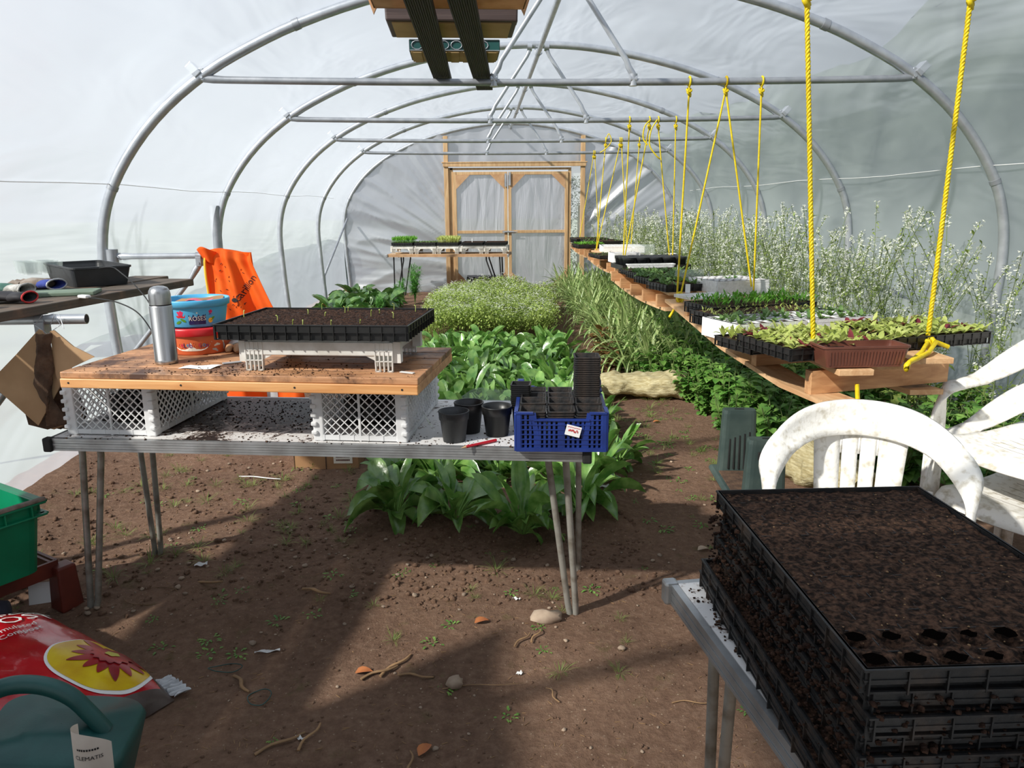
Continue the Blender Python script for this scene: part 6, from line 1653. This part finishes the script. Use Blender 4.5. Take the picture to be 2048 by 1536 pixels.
for k in range(10): sp.append((rr.uniform(-.9, .9), rr.uniform(2.2, 3.0)))
scatter(pg, sp, .3, .8, rr, 0)
def creeper(seed):
    r = random.Random(seed); b = MB()
    for k in range(16):
        a = r.random() * 6.28; q = r.random() * .05; leaf(b, (q * cos(a), q * sin(a), .004), a, r.uniform(.015, .035), r.uniform(.008, .015), r.uniform(.2, .9), 1, 3, .3)
    return b
pk = [plant('ground_weed', 'tiny creeping weed flat on the bare earth', 'weed', (('foliage', creeper(s_), 'weed'),), 'tiny creeping weeds on the bare earth') for s_ in range(3)]
sp = [(rr.uniform(-2.1, 1.4), rr.uniform(2.4, 5.5)) for k in range(120)] + [(rr.uniform(.7, 1.5), rr.uniform(3.4, 6)) for k in range(60)] + [(rr.uniform(-.9, 1.1), rr.uniform(1.9, 2.6)) for k in range(8)]
scatter(pk, sp, .25, .8, rr, 0)

def fennel(seed):
    r = random.Random(seed); b = MB(); b2 = MB()
    for k in range(7):
        a = r.random() * 6.28; P = [(0, 0, 0), (.05 * cos(a), .05 * sin(a), .25), (.12 * cos(a), .12 * sin(a), r.uniform(.4, .6))]; b2.tube(P, .003, 4, cap=False)
        for q in range(150):
            t = r.uniform(.3, 1); i = 0 if t < .5 else 1; f = (t * 2) % 1; p = tuple(P[i][w_] + (P[i + 1][w_] - P[i][w_]) * f for w_ in range(3))
            leaf(b, p, r.random() * 6.28, r.uniform(.07, .16), .011, r.uniform(-.1, 1.2), r.uniform(.3, 1), 2, .1)
    return b, b2
pf = [plant('fennel_plant', lab, 'fennel', (('foliage', q_[0], 'fennel'), ('stem', q_[1], 'fennel')), None) for q_, lab in ((fennel(1), 'larger feathery fennel plant beside the tray table legs'), (fennel(2), 'small feathery fennel plant between chard and the larger fennel'), (fennel(3), 'short feathery fennel plant growing against the front of the chard'))]
for p, (x, y), s_ in zip(pf, ((-1.08, 12.2), (-1.28, 11.9), (-1.42, 10.5)), (1.0, .7, .55)): p.location = (x, y, gz(x, y)); p.scale = (s_,) * 3

def bronze(seed):
    r = random.Random(seed); b = MB()
    for k in range(22):
        a = k * 2.4; leaf(b, (0, 0, .01 * k), a, r.uniform(.12, .18), r.uniform(.06, .09), r.uniform(.3, 1.1), .9, 5, .4, .7, .15)
    return b
for k, (x, y) in enumerate(((1.18, 7.6), (1.10, 6.75), (1.42, 8.4))):
    o = plant('bronze_lettuce', ('bronze lettuce plant at the edge of the leek bed, middle of three', 'bronze lettuce plant lowest at the path side of the leek bed', 'bronze lettuce plant deepest among the leeks')[k], 'lettuce', (('foliage', bronze(k), 'brownleaf'),), None)
    o.location = (x, y, gz(x, y)); o.scale = (1, 1, 1.2)

# stones, twigs and litter on the earth
st0 = []
for s_ in range(3):
    b = MB(); b.blob((0, 0, .3), 1, s_ * 5, 1.2, .9, .6, 8, 6, .5)
    st0.append(plant('pebble', 'small pebble lying on the trodden earth', 'pebble', (('stone', b, 'stone'),), 'pebbles on the trodden earth'))
sp = [(rr.uniform(-2.0, 1.3), rr.uniform(1.7, 4.6)) for k in range(190)] + [(rr.uniform(-1.6, .3), rr.uniform(2.6, 3.5)) for k in range(80)]
done = set()
for i, (x, y) in enumerate(sp):
    p = st0[i % 3]; s_ = rr.choice((.004, .005, .006, .008, .011)) * rr.uniform(.7, 1.2)
    if p.name in done: q = p.copy(); COL.objects.link(q)
    else: q = p; done.add(p.name)
    q.location = (x, y, gz(x, y) + s_ * .1); q.scale = (s_,) * 3; q.rotation_euler = (0, 0, rr.random() * 6)
b = MB(); b.blob((0, 0, .012), .05, 3, 1.2, .8, .55, 10, 7, .5); tag(b.build('flat_stone', M['stone'], None, (.215, 2.565, 0)), 'large flat stone beside the foot of the table leg', 'stone')
b = MB(); b.blob((0, 0, .014), .026, 5, 1.1, .9, .8, 10, 7, .4); tag(b.build('round_stone', M['stone'], None, (-.11, 2.18, 0)), 'round brown stone at the end of a long twig', 'stone')
b = MB()
for k in range(1500):
    x, y = rr.uniform(-2.3, -.2) if k % 3 else rr.uniform(-.4, .7), rr.uniform(2.65, 4.4) if k % 3 else rr.uniform(2.7, 3.5)
    b.blob((x, y, gz(x, y) + .002), rr.uniform(.004, .017) * rr.choice((.5, .7, 1)), k, 1, 1, .7, 6, 4, .6)
tag(b.build('earth_rubble', M['ground']), 'loose earth clods on the dug ground under the table', 'earth', kind='stuff')
tw = [((-.36, 2.26, .5), .13, .006, 'thick split twig, upright one of the pair in the shade'), ((-.31, 2.30, .9), .15, .006, 'thick split twig crossing its neighbour in the shade'), ((-.24, 2.23, -.2), .12, .005, 'pale straight twig pointing at the round stone'), ((-.02, 2.17, .05), .26, .002, 'long thin twig running over the round stone'),
      ((-.80, 2.22, -.9), .12, .007, 'flat wooden splinter beside the compost bag'), ((-.60, 1.93, .6), .15, .006, 'wooden splinter leaning on the litter near the bottom edge'), ((-.52, 1.95, 1.2), .12, .005, 'dark twig in the litter with a white scrap'), ((.12, 2.42, .9), .10, .004, 'dark twig standing out on the lit earth near the table leg'),
      ((.17, 2.44, 1.1), .09, .004, 'thin dark twig crossing another near the table leg'), ((-.22, 1.82, 1.6), .12, .004, 'upright dark twig at the bottom of the picture'), ((.62, 2.05, -.1), .12, .003, 'forked green twig beside the tray table'), ((-1.15, 2.90, .1), .14, .007, 'pale stick on the earth in front of the table legs'),
      ((-.68, 2.80, -.4), .13, .008, 'pale split wood chip at the shadow edge'), ((.20, 2.12, 2.0), .08, .003, 'small twig lying on the lit earth'), ((-1.28, 4.15, -.25), .26, .005, 'white stick on the earth under the table'), ((.86, 2.35, -.8), .16, .003, 'thin curved twig beside the far tray table leg')]
for (x, y, a), L, r_, lab in tw:
    b = MB(); b.tube(smooth_path([(-L / 2, 0, 0), (-L / 6, .008, .004), (L / 5, -.006, .006), (L / 2, .004, .002)], 3), [r_ * q for q in (1, 1, .9, .9, 1, .9, .9, .8, .7, .6)], 6, flat=.6)
    tag(b.build('twig', M['paper'] if 'white stick' in lab else M['twig'], None, (x, y, gz(x, y) + .006), a), lab, 'twig')
lv = [(-.44, 2.26, .2, 'gleaf', 'curled orange dead leaf on the shaded earth'), (-.20, 1.86, 1.0, 'gleaf', 'orange dead leaf at the bottom of the picture'), (-.05, 2.55, .4, 'gleaf', 'pale dead leaf on the lit earth near the table leg'), (.93, 3.1, .3, 'stone', 'pale dead leaf in the shade beside the tray table'), (1.18, 5.15, .1, 'gleaf', 'orange dead leaf on the path before the kneeler')]
for x, y, a, m_, lab in lv:
    b = MB(); leaf(b, (0, 0, .004), 0, .06, .035, .3, .6, 5, .5, .8); tag(b.build('dead_leaf', M[m_], None, (x, y, gz(x, y) + .002), a), lab, 'leaf')
sc = [(-.77, 2.42, .1, (.085, .012), 'white plastic strip on the shaded earth'), (.10, 2.24, .6, (.022, .014), 'small white scrap on the lit earth'), (-.55, 1.95, -.6, (.030, .012), 'white paper scrap among the twigs'), (-1.22, 3.06, .2, (.05, .03), 'white crumpled scrap in front of the rear table legs'), (.11, 2.72, -.4, (.03, .014), 'white torn scrap near the table leg'), (.62, 3.78, .2, (.06, .03), 'pale star shaped scrap on the path')]
for x, y, a, (w_, h_), lab in sc:
    b = MB(); b.grid(lambda p, q: (w_ * (p - .5), h_ * (q - .5), .004 + .004 * sin(p * 9 + q * 5)), 8, 3); tag(b.build('scrap', M['tapewhite'], None, (x, y, gz(x, y) + .004), a), lab, 'scrap')
for (x, y, rx, ry, lab) in ((-.72, 2.14, .035, .04, 'round loop of green twine on the shaded earth'), (-.88, 2.31, .055, .022, 'flattened loop of green twine on the shaded earth'), (-1.33, 2.80, .10, .07, 'wide loop of pale wire beside the table legs')):
    b = MB(); b.tube([(rx * cos(a) * (1 + .1 * sin(3 * a)), ry * sin(a), .006 + .004 * sin(2 * a)) for a in [2 * PI * k / 20 for k in range(20)]], .0016, 5, closed=True)
    tag(b.build('twine_loop', M['canp'] if 'green' in lab else M['twig'], None, (x, y, gz(x, y))), lab, 'twine')
# tall shrub seen through the clear strip beside the doors
b = MB(); r_ = random.Random(77)
for k in range(2600):
    a = r_.random() * 6.28; z = r_.uniform(.3, 2.1); q = .42 * math.sqrt(r_.random()) * (1 - .3 * abs(z - 1.2)); leaf(b, (q * cos(a), q * sin(a), z), r_.random() * 6.28, .07, .03, r_.uniform(0, 1.2), .8, 2, .3)
sb = thing('evergreen_shrub', 'dark evergreen shrub outside, glimpsed through the gap beside the doors', 'shrub', (1.80, 14.6, -.1)); b.build('foliage', M['shrub'], sb)
b = MB(); b.tube([(0, 0, 0), (.02, 0, 1.6)], .03, 6); b.build('trunk', M['twig'], sb)
# bare sapling outside the side film, its shadow falls on the film
b = MB(); r_ = random.Random(5)
def twg(p, d, L, r0, n):
    q = p + d * L; m_ = (p + q) / 2 + Vector((r_.uniform(-1, 1), r_.uniform(-1, 1), 0)) * L * .06; b.tube([p, m_, q], [r0, r0 * .85, r0 * .7], 6, cap=False)
    if n:
        for k in range(3): twg(p + d * L * r_.uniform(.55, 1), (d + Vector((r_.uniform(-.6, .6), r_.uniform(-.6, .6), r_.uniform(-.1, .4)))).normalized(), L * r_.uniform(.5, .75), r0 * .6, n - 1)
twg(Vector((0, 0, 0)), Vector((.04, .05, 1)).normalized(), 1.3, .022, 3)
sb = thing('bare_sapling', 'bare leafless sapling outside, casting a soft shadow on the film', 'sapling', (-4.0, 4.3, -.1)); b.build('trunk', mat('grey bark', C(96, 98, 100)), sb)

# fine dry litter on the trodden earth
b = MB()
for k in range(2600):
    x, y = rr.uniform(-2.1, 1.5), 1.6 + 4.4 * rr.random() ** 1.4; a = rr.random() * 6.28; L = rr.uniform(.004, .022); z = gz(x, y) + .002
    b.box((x, y, z), (L, .0016, .0014), rz=a)
tag(b.build('straw_litter', M['twig']), 'fine dry straw litter strewn over the trodden earth', 'litter', kind='stuff')
b = MB()
for k in range(2600):
    x, y = rr.uniform(-2.1, 1.6), 1.6 + 4.6 * rr.random() ** 1.3
    b.blob((x, y, gz(x, y) + .001), rr.uniform(.002, .007), k, 1, 1, .7, 5, 3, .5)
tag(b.build('soil_debris', M['ground']), 'small loose soil crumbs over the trodden earth', 'earth', kind='stuff')
